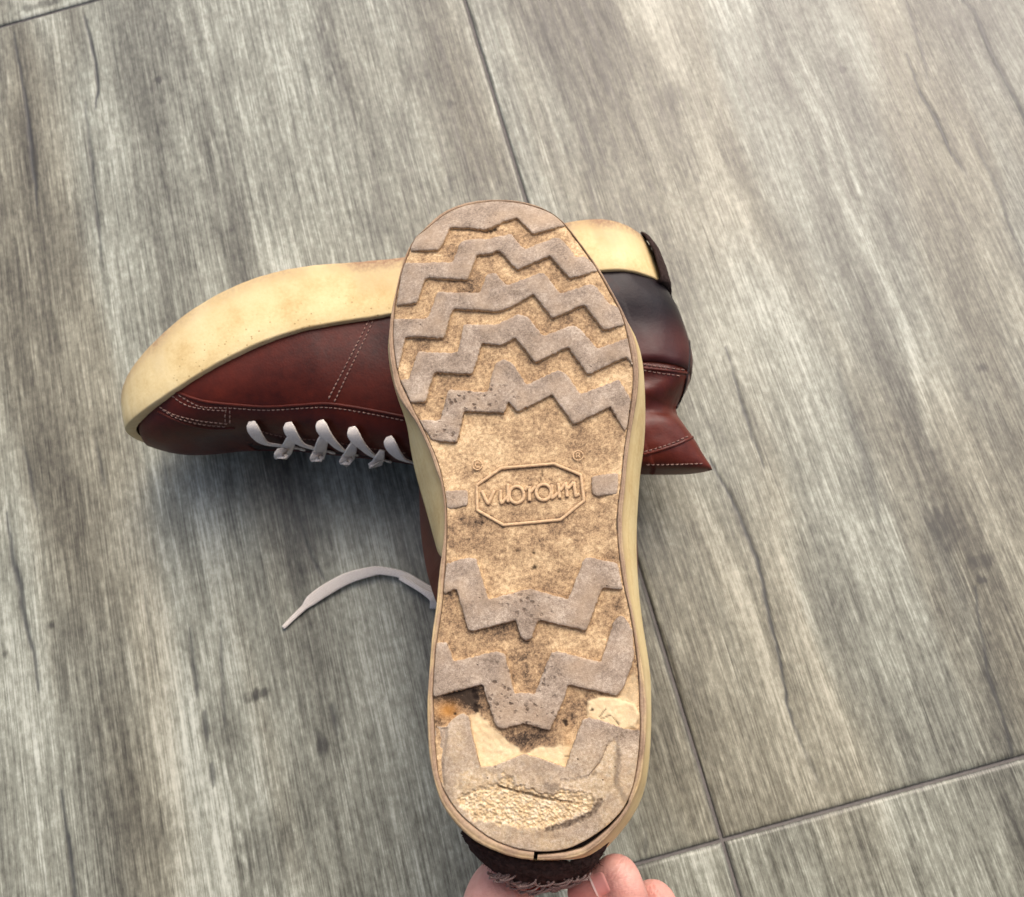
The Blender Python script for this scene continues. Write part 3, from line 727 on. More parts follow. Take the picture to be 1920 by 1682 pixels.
# worn heel block
hp = z3([(180, 560), (272, 572), (292, 530), (372, 478), (412, 500), (442, 640), (490, 832), (590, 820), (772, 745), (900, 780), (1050, 836), (1100, 680), (1160, 522), (1200, 505), (1300, 532), (1440, 580), (1545, 592)])
i0 = int(np.hypot(*(TREAD - np.array(hp[0])).T).argmin()); i1 = int(np.hypot(*(TREAD - np.array(hp[-1])).T).argmin())
heel_arc = TREAD[i0:i1 + 1] if i0 < i1 else np.vstack([TREAD[i0:], TREAD[:i1 + 1]])
ROUGH = np.array(z3([(330, 1040), (430, 975), (590, 930), (640, 868), (700, 905), (720, 945), (850, 985), (960, 1010), (1030, 980), (1120, 1000), (1185, 985), (1215, 1020), (1250, 1050), (1235, 1100), (1170, 1130), (1080, 1170), (930, 1230), (760, 1225), (600, 1200), (450, 1180), (380, 1110)]))
PALE2 = np.array(z3([(330, 870), (480, 850), (570, 900), (640, 860), (760, 940), (960, 1010), (1180, 990), (1260, 1060), (1200, 1150), (1000, 1250), (620, 1240), (420, 1180), (300, 1050)]))
TANB = np.array(z3([(1310, 690), (1380, 640), (1400, 760), (1370, 960), (1290, 1060), (1190, 990), (1000, 960), (1020, 920), (1200, 890), (1260, 800)]))
GRV = np.array(z3([(610, 960), (700, 985), (800, 1010), (900, 1035), (1000, 1055), (1080, 1065)]))
BAND = np.array(z3([(930, 1245), (1050, 1215), (1150, 1175), (1230, 1130), (1275, 1060)]))
HL = [np.array(z3(l)) for l in ([(420, 510), (450, 640), (490, 830)], [(520, 770), (560, 800), (590, 835)], [(1320, 690), (1280, 790), (1200, 890)])]
DKL = [np.array(z3(l)) for l in ([(1385, 700), (1390, 800), (1375, 930), (1440, 1040)], [(930, 950), (960, 970), (990, 955)])]
def htop(Q):
    r = sdf(Q, ROUGH) + (fbm(Q[:, 0] / 9, Q[:, 1] / 9, 91, 4) - .5) * 22
    k = sstep(-3, 5, r)
    h = -.0002 - .0010 * sstep(1440, 1560, Q[:, 1]) * sstep(950, 1150, Q[:, 0])
    h = h - k * .0009 + k * (fbm(Q[:, 0] / 3.6, Q[:, 1] / 3.2, 92, 3) - .5) * .0016
    d, t = linedist(Q, GRV); d = d + (vn(Q[:, 0] / 4, Q[:, 1] / 4, 97) - .5) * 3
    up = sstep(-14, 0, -(Q[:, 1] - np.interp(Q[:, 0], GRV[:, 0], GRV[:, 1])))
    h = h - .0010 * (1 - sstep(1.2, 3.4, d))
    t2 = sdf(Q, TANB); h = h - .0005 * sstep(-4, 4, t2 + (fbm(Q[:, 0] / 6, Q[:, 1] / 6, 93, 2) - .5) * 5)
    d2, _ = linedist(Q, BAND); h = h - .0006 * (1 - sstep(3, 7, d2 + (fbm(Q[:, 0] / 4, Q[:, 1] / 4, 94, 2) - .5) * 5))
    for l in HL:
        d3, _ = linedist(Q, l); h = h - .0006 * (1 - sstep(.4, 1.8, d3 + (vn(Q[:, 0] / 3, Q[:, 1] / 3, 95) - .5) * 1.4))
    # side bevel of the left arm where the block is rubbed away
    h = h - .0012 * blob(Q, z3([(190, 560), (275, 575), (262, 700), (240, 800), (250, 950), (190, 900)]), 4, 3, 96)
    return h
def hcream(Q):
    r = sdf(Q, ROUGH) + (fbm(Q[:, 0] / 9, Q[:, 1] / 9, 91, 4) - .5) * 22
    a = .97 * sstep(-4, 4, r) * (.62 + .55 * fbm(Q[:, 0] / 5, Q[:, 1] / 5, 83, 3))
    b = .7 * sstep(-14, 14, sdf(Q, PALE2) + (fbm(Q[:, 0] / 9, Q[:, 1] / 9, 98, 4) - .5) * 44) * (.5 + .7 * fbm(Q[:, 0] / 4, Q[:, 1] / 4, 88, 3))
    b = np.maximum(b, .62 * sstep(1340, 1480, Q[:, 1]) * fbm(Q[:, 0] / 30, Q[:, 1] / 30, 87, 4))
    c = .5 * sstep(-7, 7, sdf(Q, TANB) + (fbm(Q[:, 0] / 7, Q[:, 1] / 7, 93, 3) - .5) * 16)
    e = .38 * np.exp(-(((Q[:, 0] - 856) / 22) ** 2 + ((Q[:, 1] - 1400) / 60) ** 2)) + .30 * np.exp(-(((Q[:, 0] - 1180) / 16) ** 2 + ((Q[:, 1] - 1450) / 60) ** 2))
    e = e * (.3 + 1.3 * fbm(Q[:, 0] / 6, Q[:, 1] / 6, 86, 3))
    return np.maximum(np.maximum(np.maximum(a, b), c), e)
def hdirt(Q):
    d, _ = linedist(Q, GRV); k = .85 * (1 - sstep(1.2, 3.6, d + (vn(Q[:, 0] / 4, Q[:, 1] / 4, 97) - .5) * 3))
    d2, _ = linedist(Q, BAND); k = np.maximum(k, (.25 + 1.0 * fbm(Q[:, 0] / 4, Q[:, 1] / 4, 82, 3)) * (1 - sstep(2.5, 9, d2 + (fbm(Q[:, 0] / 4, Q[:, 1] / 4, 94, 2) - .5) * 5)))
    for l in HL:
        d3, _ = linedist(Q, l); k = np.maximum(k, .75 * (1 - sstep(.4, 1.5, d3 + (vn(Q[:, 0] / 3, Q[:, 1] / 3, 95) - .5) * 1.4)))
    for l in DKL:
        d3, _ = linedist(Q, l); k = np.maximum(k, .5 * (1 - sstep(2, 9, d3 + (fbm(Q[:, 0] / 5, Q[:, 1] / 5, 99, 2) - .5) * 9)))
    k = np.maximum(k, .22 * sstep(.54, .70, fbm(Q[:, 0] / 9, Q[:, 1] / 9, 84, 4)) * sstep(1400, 1440, Q[:, 1]))
    k = np.maximum(k, .7 * (1 - sstep(3, 9, np.hypot(Q[:, 0] - 1194, Q[:, 1] - 1367) + (vn(Q[:, 0] / 3, Q[:, 1] / 3, 90) - .5) * 5)))
    k = np.maximum(k, .55 * (1 - sstep(2, 7, np.hypot((Q[:, 0] - 1114) * .8, Q[:, 1] - 1450) + (vn(Q[:, 0] / 3, Q[:, 1] / 3, 89) - .5) * 7)))
    return k
lug('heel_lug', list(map(tuple, hp[::-1])) + list(map(tuple, heel_arc[3:-3])), 3, seed=12, top=htop, creamf=hcream, dirtf=hdirt, grid=1.7, label='worn heel block rubbed down to its crumbly pale core')

# -- lettering and emblem, raised rubber strokes
def stroke(L, r, hh, n=8, rad_px=0, closed=False):
    L = np.asarray(L, float)
    if closed: L = np.vstack([L, L[:1], L[1:2]])
    L = resample(L, 2.2)
    L = L + np.stack([vn(L[:, 0] / 3, L[:, 1] / 3, 3) - .5, vn(L[:, 0] / 3, L[:, 1] / 3, 4) - .5], 1) * .5
    Pw = S(L, hh + (vn(L[:, 0] / 6, L[:, 1] / 6, 5) - .5) * .0002)
    return tube(Pw, r, r * .95, (0, 0, 1), n)
EH = -.00098
frame = Bag()
frame.add(*stroke(zt(OCT), .00072, EH - .0001, closed=True))
EMB = frame.mk('emblem_frame', MAT['letter'], BOOT, label='raised eight-sided emblem with the word vibram')
ES = sub(EMB, BOOT)
for strokes in LET:
    b = Bag()
    for s in strokes: b.add(*stroke(zt(s), .00080, EH))
    b.mk('letter', MAT['letter'], ES)
b = Bag(); b.add(*stroke(zt(circ(180, 300, 67, 67)), .00030, EH - .0003)); b.add(*stroke(zt(circ(184, 300, 33, 34, 35, 325)), .0003, EH - .0003))
b.mk('copyright_mark', MAT['letter'], BOOT)
b = Bag(); b.add(*stroke(zt(circ(1580, 170, 70, 66)), .00028, EH - .0003))
for l in ([(1556, 205), (1552, 135)], [(1552, 137), (1590, 132), (1604, 150), (1592, 168), (1560, 172)], [(1580, 170), (1612, 203)]): b.add(*stroke(zt(l), .00026, EH - .0003))
b.mk('registered_mark', MAT['letter'], BOOT)

# -- wedge sole: rim strips round the tread, then the flaring side wall
NL = 420
def arc_loop(raw, n=NL): return resample_n(smooth_loop(resample(spline(np.array(raw), 5, True), 3, True), 2), n)
RO_raw = np.array(RO_L + RO_R)
RO = arc_loop(RO_raw)
# inner edge of the rim: the tread outline plus a hairline, opening into a gap behind the heel
gap_line = np.array([(1008, 1604), (1036, 1602), (1062, 1599), (1093, 1591), (1115, 1576), (1141, 1554), (1163, 1530), (1178, 1506)])
def match(loop, ref):
    """for every point of loop the nearest point on ref (a densely sampled closed loop)"""
    r = resample(ref, .5, True)
    return np.array([r[((r - p) ** 2).sum(1).argmin()] for p in loop])
RI0 = offset(TREAD, 1.1)
RI = smooth_loop(match(RO, RI0), 2)
dg, tg = linedist(RI, gap_line)
for k in range(NL):
    if RI[k, 1] > 1500 and RI[k, 0] > 1006:
        gy_ = np.interp(RI[k, 0], gap_line[:, 0], gap_line[:, 1]); q = gap_line
        r = resample(gap_line, .5); p = r[((r - RI[k]) ** 2).sum(1).argmin()]
        if RI[k, 0] < 1176: RI[k] = p
# profile across the rim
rows = []; crm = []; drt = []
prof = [(0, -.0070), (0, -.0012), (.10, -.0006), (.38, -.0002), (.55, -.0005), (.66, -.00035), (.88, -.0006), (1.0, -.0016)]
nz = fbm(RO[:, 0] / 40, RO[:, 1] / 40, 44, 3)
for f, h in prof:
    Q = RI * (1 - f) + RO * f
    wob = (vn(Q[:, 0] / 6, Q[:, 1] / 6, 45) - .5) * .0004
    rows.append(S(Q, h + wob)); crm.append(np.clip((f - .35) * .8 + (nz - .45) * 1.4 - .1, 0, 1) * (.12 + .88 * sstep(820, 1150, RO[:, 1]))); drt.append(np.full(NL, .75 if h < -.005 else (.4 if f == .55 else .12)))
half = [k for k in range(NL) if RO[k, 0] <= 1007 and RO[k, 1] > 900 or RO[k, 0] < 927 and RO[k, 1] <= 900]
# split the rim at the heel join (1007, 1612) and at the toe centre: two strips
start = int(((RO - np.array([927, 373])) ** 2).sum(1).argmin()); mid = int(((RO - np.array([1007, 1614])) ** 2).sum(1).argmin())
order = [(start + k) % NL for k in range(NL)]; cut = (mid - start) % NL
def strip(idx, lift):
    V = np.vstack([r[idx] for r in rows]).copy(); n = len(idx)
    # the free end at the heel lifts and buckles a little
    Fq = loft_faces(len(rows), n, False)
    return mk('rim_strip', V, Fq, MAT['rim'], BOOT, True, {'cream': np.concatenate([c[idx] for c in crm]), 'dirt': np.concatenate([d[idx] for d in drt])})
rim_a = strip(order[:cut], 0); rim_b = strip(order[cut:] + [order[0]], 1)

def up_check(o, want_up=True):
    me = o.data; z = sum(p.normal.z * p.area for p in me.polygons)
    if (z < 0) == want_up: me.flip_normals()
for o in (rim_a, rim_b, tread_o): up_check(o)

# wall outline at the top of the midsole (welt line), pixels seen at that depth
ZW = ZS - .029
def to_px(Wp):
    d = np.asarray(Wp) - np.array([0, 0, H]); x = d @ RV; y = d @ UV; zf = d @ FW
    return np.stack([960 + F * x / zf, 841 - F * y / zf], 1)
WALL = NAD + (RO - NAD) * ((H - ZS) / (H - ZW)) ** 1.0
for vis, side in ((WV_L, -1), (WV_R, 1)):
    vp = resample(spline(np.array(vis, float), 6), 1.0)
    vy = vp[np.argsort(vp[:, 1])]
    for k in range(NL):
        y = WALL[k, 1]
        if vy[0, 1] - 10 < y < vy[-1, 1] + 10 and (RO[k, 0] - 1000) * side > 0:
            x = np.interp(y, vy[:, 1], vy[:, 0])
            if (x - WALL[k, 0]) * side > 0: WALL[k, 0] = x
WALL = smooth_loop(WALL, 4)
Wtop = un(WALL[:, 0], WALL[:, 1], ZW)
Rbot = S(RO, -.0016)
rows2 = []; pr = []; dr = []
for f in (0, .06, .2, .4, .6, .8, .94, 1.0):
    b = math.sin(math.pi * f) * .0012
    V = Rbot * (1 - f) + Wtop * f
    out = Wtop[:, :2] - Wtop[:, :2].mean(0); out /= np.linalg.norm(out, axis=1)[:, None]
    V[:, :2] += out * b
    rows2.append(V); pr.append(np.full(NL, .35 * (f > .5))); dr.append(.55 * np.clip(1 - f / .12, 0, 1) + .15 * sstep(.6, .75, nz) * np.ones(NL))
# close inwards at the welt
rows2.append(np.column_stack([Wtop[:, :2] - out * .006, Wtop[:, 2] - .0008])); pr.append(np.zeros(NL)); dr.append(np.ones(NL) * .4)
wedge = mk('wedge_sole', np.vstack(rows2), loft_faces(len(rows2), NL), MAT['wedge'], BOOT, True, {'pit': np.concatenate(pr), 'dirt': np.concatenate(dr)})
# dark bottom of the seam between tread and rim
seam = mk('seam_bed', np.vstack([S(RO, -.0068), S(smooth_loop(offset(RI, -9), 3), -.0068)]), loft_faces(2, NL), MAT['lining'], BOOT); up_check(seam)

# leather upper hanging below the sole
ups = []
red_l = np.array([(772, 880), (776, 913), (781, 950), (788, 1002), (795, 1043), (804, 1104), (809, 1145), (818, 1200)])
red_r = np.array([(1204, 900), (1197, 950), (1195, 1000), (1196, 1043), (1199, 1100), (1201, 1135), (1202, 1180)])
for zl, toe_y, heel_y, k in ((ZW, None, None, 1.0), (ZW - .006, None, None, .985), (ZW - .022, 560, 1570, .93), (ZW - .042, 640, 1560, .88), (.074, 760, 1570, .86), (.055, 900, 1560, .74), (.038, 960, 1550, .66), (.030, 980, 1545, .62)):
    Lp = NAD + (WALL - NAD) * ((H - ZW) / (H - zl))
    cx = 1004.0
    if toe_y:
        y0, y1 = Lp[:, 1].min(), Lp[:, 1].max(); s = (Lp[:, 1] - y0) / (y1 - y0)
        Lp[:, 1] = toe_y + s * (heel_y - toe_y)
        Lp[:, 0] = cx + (Lp[:, 0] - cx) * k
        if .07 < zl:
            for rl, sgn in ((red_l, -1), (red_r, 1)):
                for q in range(NL):
                    if rl[0, 1] < Lp[q, 1] < rl[-1, 1] and (Lp[q, 0] - cx) * sgn > 0:
                        x = np.interp(Lp[q, 1], rl[:, 1], rl[:, 0]); w_ = math.sin(math.pi * (Lp[q, 1] - rl[0, 1]) / (rl[-1, 1] - rl[0, 1])) ** .5
                        Lp[q, 0] = Lp[q, 0] * (1 - w_) + x * w_
        Lp = smooth_loop(Lp, 6)
    else:
        Lp = cx + (Lp - cx) * np.array([k, 1]) if False else np.column_stack([cx + (Lp[:, 0] - cx) * (k - .01), 985 + (Lp[:, 1] - 985) * (k - .012)])
    ups.append(un(Lp[:, 0], Lp[:, 1], zl))
upper_h = mk('upper', np.vstack(ups), loft_faces(len(ups), NL), MAT['redleather'], BOOT, flip=True)
mod = upper_h.modifiers.new('thick', 'SOLIDIFY'); mod.thickness = .0015; mod.offset = -1

# frayed felt patch round the back of the heel
PP = [[(868, 1556), (890, 1578), (930, 1598), (968, 1612), (1007, 1617), (1040, 1616), (1070, 1616), (1098, 1608), (1122, 1590), (1136, 1572)],
      [(872, 1566), (893, 1592), (930, 1614), (968, 1630), (1007, 1637), (1042, 1636), (1074, 1630), (1102, 1617), (1124, 1600), (1136, 1580)],
      [(884, 1584), (902, 1606), (934, 1630), (968, 1646), (1008, 1653), (1044, 1651), (1076, 1643), (1100, 1628), (1118, 1610), (1126, 1596)],
      [(900, 1598), (915, 1616), (944, 1640), (974, 1656), (1008, 1664), (1042, 1662), (1072, 1652), (1092, 1636), (1106, 1620), (1112, 1606)],
      [(912, 1596), (928, 1612), (952, 1632), (980, 1648), (1008, 1654), (1038, 1652), (1064, 1642), (1082, 1628), (1094, 1612), (1100, 1600)]]
PZ = [ZS - .012, ZS - .016, ZS - .026, ZS - .038, ZS - .05]
gridP = []
from_rows = [resample_n(spline(np.array(r, float), 6), 90, False) for r in PP]
fine_rows = []; fz = []
for q in np.linspace(0, 4, 33):
    i = min(int(q), 3); t = q - i
    fine_rows.append(from_rows[i] * (1 - t) + from_rows[i + 1] * t); fz.append(PZ[i] * (1 - t) + PZ[i + 1] * t)
PV = []
for q, (r, zz) in enumerate(zip(fine_rows, fz)):
    Wp = un(r[:, 0], r[:, 1], zz)
    nrm = Wp[:, :2] - np.array(heel_xy[:2]); nrm /= np.linalg.norm(nrm, axis=1)[:, None]
    bumpv = (fbm(np.arange(90) * .35, np.full(90, q * .6), 66, 3) - .5) * .0026
    Wp[:, :2] += nrm * bumpv[:, None]; Wp[:, 2] += (fbm(np.arange(90) * .4, np.full(90, q * .7), 67, 2) - .5) * .002
    PV.append(Wp)
patch = mk('heel_patch', np.vstack(PV), loft_faces(33, 90, False), MAT['felt'], BOOT, label='dark frayed felt patch on the back of the heel')
mod = patch.modifiers.new('thick', 'SOLIDIFY'); mod.thickness = .002; mod.offset = 0
PS = sub(patch, BOOT)
rs = np.random.RandomState(5)
fr = Bag(); rd = Bag(); fz_ = Bag()
def pv(u, v):  # point on the patch, u across 0-1, v down 0-1
    return PV[int(round(v * 32))][int(round(u * 89))]
for k in range(46):
    u = .20 + .60 * k / 46 + rs.uniform(-.012, .012); v = .58 + .10 * math.sin(k * 1.1) + rs.uniform(-.09, .09)
    c = pv(u, v); pts = []
    ph = rs.uniform(0, 6.3)
    for t in np.linspace(0, 1, 12):
        a = ph + t * 5.0
        pts.append(c + np.array([math.cos(a + rs.uniform(-.4, .4)) * .0020 + (t - .5) * .007, -.0012 + math.sin(a) * .0011, .0022 + .0012 * math.sin(a * 1.3)]))
    fr.add(*tube(spline(np.array(pts), 3), .00042, .0004, n=6))
for k in range(10):
    u = .3 + .45 * rs.rand(); v = .55 + .25 * rs.rand(); c = pv(u, v)
    pts = [c + np.array([t * .004, rs.uniform(-.0008, .0008), .0016 + .001 * math.sin(t * 3)]) for t in np.linspace(-1, 1, 7)]
    rd.add(*tube(np.array(pts), .0011, .0009, n=6))
for k in range(420):
    u, v = rs.rand() * .98 + .01, rs.rand() ** .8; c = pv(u, v)
    d = np.array([rs.normal() * .6, -.6 + rs.normal() * .4, .3 + rs.normal() * .5]); d /= np.linalg.norm(d)
    l = .0015 + .0025 * rs.rand(); s_ = np.array([rs.normal(), rs.normal(), rs.normal()]) * .0006
    fz_.add(*tube(np.array([c, c + d * l * .5 + s_, c + d * l]), .00009, .00009, n=4, cap=False))
fr.mk('frayed_yarn', MAT['fray'], PS, kind='stuff'); rd.mk('red_yarn', MAT['redyarn'], PS, kind='stuff'); fz_.mk('fuzz', MAT['felt'], PS, kind='stuff')

# ------------------------------------------------------------------ the boot lying on its side
LIE = thing('boot', (0, .19, 0), 'dark red laced boot lying on its side on the tiles', 'boot', 'pair of worn leather boots')
ZC = .0515
def fX(tab, sig=.006):
    xs_ = np.linspace(tab[0][0], tab[-1][0], 1200); ys_ = np.interp(xs_, [t[0] for t in tab], [t[1] for t in tab])
    st = xs_[1] - xs_[0]; m = int(3 * sig / st); k = np.exp(-.5 * (np.arange(-m, m + 1) * st / sig) ** 2); k /= k.sum()
    ext = np.concatenate([2 * ys_[0] - ys_[m:0:-1], ys_, 2 * ys_[-1] - ys_[-2:-m - 2:-1]])
    sm = np.convolve(ext, k, 'valid')
    return lambda x: np.interp(x, xs_, sm)
YB = fX([(-.217, .238), (-.208, .2465), (-.195, .2525), (-.18, .2585), (-.16, .2665), (-.14, .2720), (-.12, .2755), (-.10, .2765), (-.08, .2750), (-.06, .2715), (-.03, .2660), (0, .262), (.03, .2592), (.06, .257), (.08, .2555), (.09, .2535), (.1, .2495), (.108, .244), (.115, .238)])
YB0 = YB; YB = lambda x: YB0(x) + .0068 * sstep(-.07, .07, np.asarray(x, float))
YT0 = fX([(-.217, .224), (-.208, .2215), (-.195, .2220), (-.18, .2238), (-.165, .2267), (-.145, .2312), (-.12, .236), (-.097, .238), (-.07, .2365), (-.045, .2340), (0, .229), (.04, .2255), (.074, .2225), (.09, .2200), (.104, .2150), (.115, .2120)])
YT = lambda x: YT0(x) + .0068 * sstep(-.07, .07, np.asarray(x, float))
def WS(x):
    x = np.asarray(x, float)
    toe_ = .0555 * np.maximum(1 - np.clip((-.115 - x) / .102, 0, 1) ** 2.3, 0) ** (1 / 2.3)
    body_ = np.interp(x, [-.115, -.09, -.06, -.02, .02, .06, .12], [.0555, .0545, .0510, .0462, .0438, .0430, .0428])
    heel_ = np.maximum(1 - np.clip((x - .058) / .0545, 0, 1) ** 2.5, 0) ** (1 / 2.5)
    return .925 * np.where(x < -.115, toe_, body_ * heel_)
def outline_lie(n=260):
    xs_ = np.concatenate([-.217 + .03 * (np.linspace(0, 1, 26) ** 2.2), np.linspace(-.184, .088, 76), .1125 - .022 * (np.linspace(1, 0, 26) ** 2.2)])
    up_ = np.column_stack([xs_, WS(xs_)]); dn = np.column_stack([xs_[::-1], -WS(xs_[::-1])])[1:-1]
    return np.vstack([up_, dn])
OL = outline_lie(); OL = resample_n(smooth_loop(resample_n(OL, 240), 3), 240)
def shrink(L, d): return offset(L, -d)
rows3 = []; pa = []; da = []
slope = np.clip((YB(OL[:, 0]) - YT(OL[:, 0])), .01, .1)
nzl = fbm(OL[:, 0] * 40 + 5, OL[:, 1] * 40, 14, 3)
for f, d_in in ((0, .0050), (0, .0014), (.02, .0005), (.06, .0001), (.25, -.0002), (.5, -.0003), (.75, -.0002), (.97, .0000), (1.0, .0004), (1.01, .006)):
    Q = shrink(OL, d_in); y = YB(Q[:, 0]) * (1 - f) + YT(Q[:, 0]) * f
    V = np.column_stack([Q[:, 0], y + (vn(OL[:, 0] * 300, OL[:, 1] * 300 + f * 9, 15) - .5) * .0003, ZC + Q[:, 1]])
    rows3.append(V); pa.append(sstep(.55, .75, np.full(240, f)) * (OL[:, 0] < .02) * (OL[:, 0] > -.17) * 1.0); da.append((.35 + .9 * nzl) * np.clip(1 - f / .30, 0, 1) + .25 * sstep(.55, .7, nzl) * (f < .6) + .35 * (f > .97))
Vw = np.vstack(rows3); n0 = 240
cap = rows3[0].mean(0); Vw = np.vstack([Vw, cap])
Fw = [tuple(f) for f in loft_faces(len(rows3), n0)] + [(len(Vw) - 1, (k + 1) % n0, k) for k in range(n0)]
wl_ = mk('wedge_sole', Vw, Fw, MAT['wedge'], LIE, True, {'pit': np.concatenate(pa + [np.zeros(1)]), 'dirt': np.concatenate(da + [np.ones(1) * .8])})
# worn heel patch strip wrapped round the back of the heel
kk = [k for k in range(240) if OL[k, 0] > (.1045 if OL[k, 1] > 0 else .098)]; kk = sorted(kk, key=lambda k: OL[k, 1])
hb_rows = []
for f, d_in in ((-.02, -.0002), (.0, -.0022), (.12, -.0034), (.4, -.0042), (.7, -.004), (.9, -.0036), (1.02, -.0028), (1.05, .001)):
    Q = offset(OL, -d_in)[kk]; y = YB(Q[:, 0]) * (1 - f) + YT(Q[:, 0]) * f
    Q = Q + (fbm(Q[:, 0] * 600, Q[:, 1] * 600 + f * 8, 16, 2)[:, None] - .5) * .0018
    hb_rows.append(np.column_stack([Q[:, 0], y, ZC + Q[:, 1]]))
hpl = mk('heel_patch', np.vstack(hb_rows), loft_faces(len(hb_rows), len(kk), False), MAT['felt'], LIE, label='dark felt patch on the back of the heel')
mod = hpl.modifiers.new('thick', 'SOLIDIFY'); mod.thickness = .0012; mod.offset = 0

# upper: lofted over the length t (toe 0 -> heel 1) and round the foot a (0 = upper side at the welt, 1 = floor side)
UT = fX([(-.209, .2165), (-.203, .2130), (-.195, .2095), (-.18, .2065), (-.16, .2040), (-.13, .1950), (-.10, .182), (-.075, .171), (-.057, .162), (-.03, .149), (0, .138), (.03, .130), (.06, .1245), (.085, .1165), (.1, .112), (.13, .108)])
XB = fX([(.100, .1065), (.112, .1055), (.120, .1030), (.130, .1010), (.138, .0980), (.146, .0962), (.151, .0965), (.155, .1005), (.160, .1070), (.166, .1105), (.173, .1140), (.182, .1158), (.192, .1165), (.206, .1160), (.218, .1135), (.228, .1095)], .0022)
def WU(x):
    x = np.asarray(x, float)
    toe_ = .0515 * np.maximum(1 - np.clip((-.115 - x) / .094, 0, 1) ** 2.3, 0) ** (1 / 2.3)
    body_ = np.interp(x, [-.115, -.09, -.06, -.02, .03, .06, .12], [.0515, .0510, .0480, .0430, .0405, .0400, .0395])
    heel_ = np.maximum(1 - np.clip((x - .058) / .0525, 0, 1) ** 2.5, 0) ** (1 / 2.5)
    return .925 * np.where(x < -.115, toe_, body_ * heel_)
NT_, NA = 190, 72
def lie_surface(extra=0.0):
    tt = np.concatenate([np.linspace(0, 1, 30) ** 2.0 * .12, np.linspace(.12, .9, 110)[1:], 1 - (np.linspace(1, 0, 52) ** 2.0) * .1][:3])
    G = []
    xs_ = -.209 + tt * (.1105 + .209)
    for x in xs_:
        yt, ytop, w = float(YT(x)) + .002, float(UT(x)), float(WU(x))
        a = np.linspace(0, math.pi, NA)
        ca, sa = np.cos(a), np.sin(a)
        back = sstep(-.06, .02, np.array(x))
        pw = .62 * (1 - back) + .42 * back; ph = .95 * (1 - back) + 1.0 * back
        z = np.sign(ca) * np.abs(ca) ** pw * w
        u = np.abs(sa) ** ph
        # toward the collar the shaft narrows and leans
        z = z * (1 - .34 * back * sstep(.3, 1.0, u))
        y = yt + (ytop - yt) * u
        # at toe the dome drops away
        xx = -.209 + (x + .209) / (.1105 + .209) * (XB(y) + .209) if x > 0 else np.full(NA, x)
        if x > 0:
            s = x / .1105; xx = s * XB(y) if True else xx
        crease = (fbm(np.full(NA, x) * 60 + 3, y * 60, 24, 3) - .5) * .0030 * back + (fbm(np.full(NA, x) * 30, y * 30, 25, 2) - .5) * .0022
        # folds of the soft ankle leather
        fold = 1.7 * back * (-.0045 * np.exp(-((y - (.149 + .10 * (.10 - xx))) / .006) ** 2) * sstep(.03, .09, xx) - .0030 * np.exp(-((y - (.166 - .25 * (xx - .07))) / .005) ** 2) * sstep(.03, .08, xx)
                       + .0030 * np.exp(-((y - .158) / .005) ** 2) - .0022 * np.exp(-((y - .19) / .012) ** 2))
        zz = ZC + z + np.sign(z) * (crease + fold) * np.clip(np.abs(z) / .012, 0, 1)
        G.append(np.column_stack([xx, y, np.maximum(zz, .0025)]))
    return np.array(G)
GU = lie_surface(); NT_ = len(GU)
allV = GU.reshape(-1, 3)
i, j = np.meshgrid(np.arange(NA - 1), np.arange(NT_ - 1)); a = (j * NA + i).ravel()
FU = np.stack([a, a + 1, a + NA + 1, a + NA], 1)
ctr = allV[FU].mean(1)
ang = (np.tile(np.arange(NA - 1), NT_ - 1) + .5) / (NA - 1)
# leave the shaft open at the top: no leather along the ridge behind the instep
opening = (ctr[:, 0] > -.05) & (np.abs(ang - .58) < .06)
cpx = to_px(ctr)
heelpan = (ctr[:, 0] > .02) & (np.abs(ang - .5) > .335)
tonguegap = (ctr[:, 0] > -.15) & (ctr[:, 0] <= -.05) & (np.abs(ang - .56) < .05)
def submesh(name, mask, mat, grow=0.0, **k):
    Fs = FU[mask]; used = np.unique(Fs); rm = np.full(len(allV), -1); rm[used] = np.arange(len(used))
    V = allV[used].copy()
    if grow:
        c = np.array([0, .2, ZC]); d = np.column_stack([np.zeros(len(V)), (V[:, 1] - .2) * .15, V[:, 2] - ZC]); d /= np.maximum(np.linalg.norm(d, axis=1)[:, None], 1e-6); V += d * grow
    return mk(name, V, rm[Fs], mat, LIE, attrs={'fade': 1 - sstep(.176, .206, V[:, 1])}, **k)
front = ctr[:, 0] <= -.02
quarter = submesh('quarter', ~opening & ~heelpan & ~front, MAT['redleather'])
vamp = submesh('vamp', front & ~opening & ~tonguegap, MAT['leather'])
tongue_m = submesh('tongue', front & tonguegap, MAT['lining'], -.003)
heelp = submesh('heel_counter', ~opening & heelpan, MAT['darkleather'], .0009, label='dark blackened heel leather')
for o in (quarter, vamp, heelp):
    mod = o.modifiers.new('thick', 'SOLIDIFY'); mod.thickness = .0022; mod.offset = -1
bv = BVHTree.FromPolygons([tuple(v) for v in allV], [tuple(f) for f in FU[~opening]])
def on_lie(L, lift=.0006):
    """pixel polyline -> points lying on the leather seen there"""
    out = []
    o_ = Vector((0, 0, H))
    for x, y in L:
        d = Vector(RV * ((x - 960) / F) + UV * ((841 - y) / F) + FW).normalized()
        hit, nrm, idx, dist = bv.ray_cast(o_, d)
        if hit is None: continue
        if nrm.dot(d) > 0: nrm = -nrm
        out.append((np.array(hit) + np.array(nrm) * lift, np.array(nrm)))
    return out
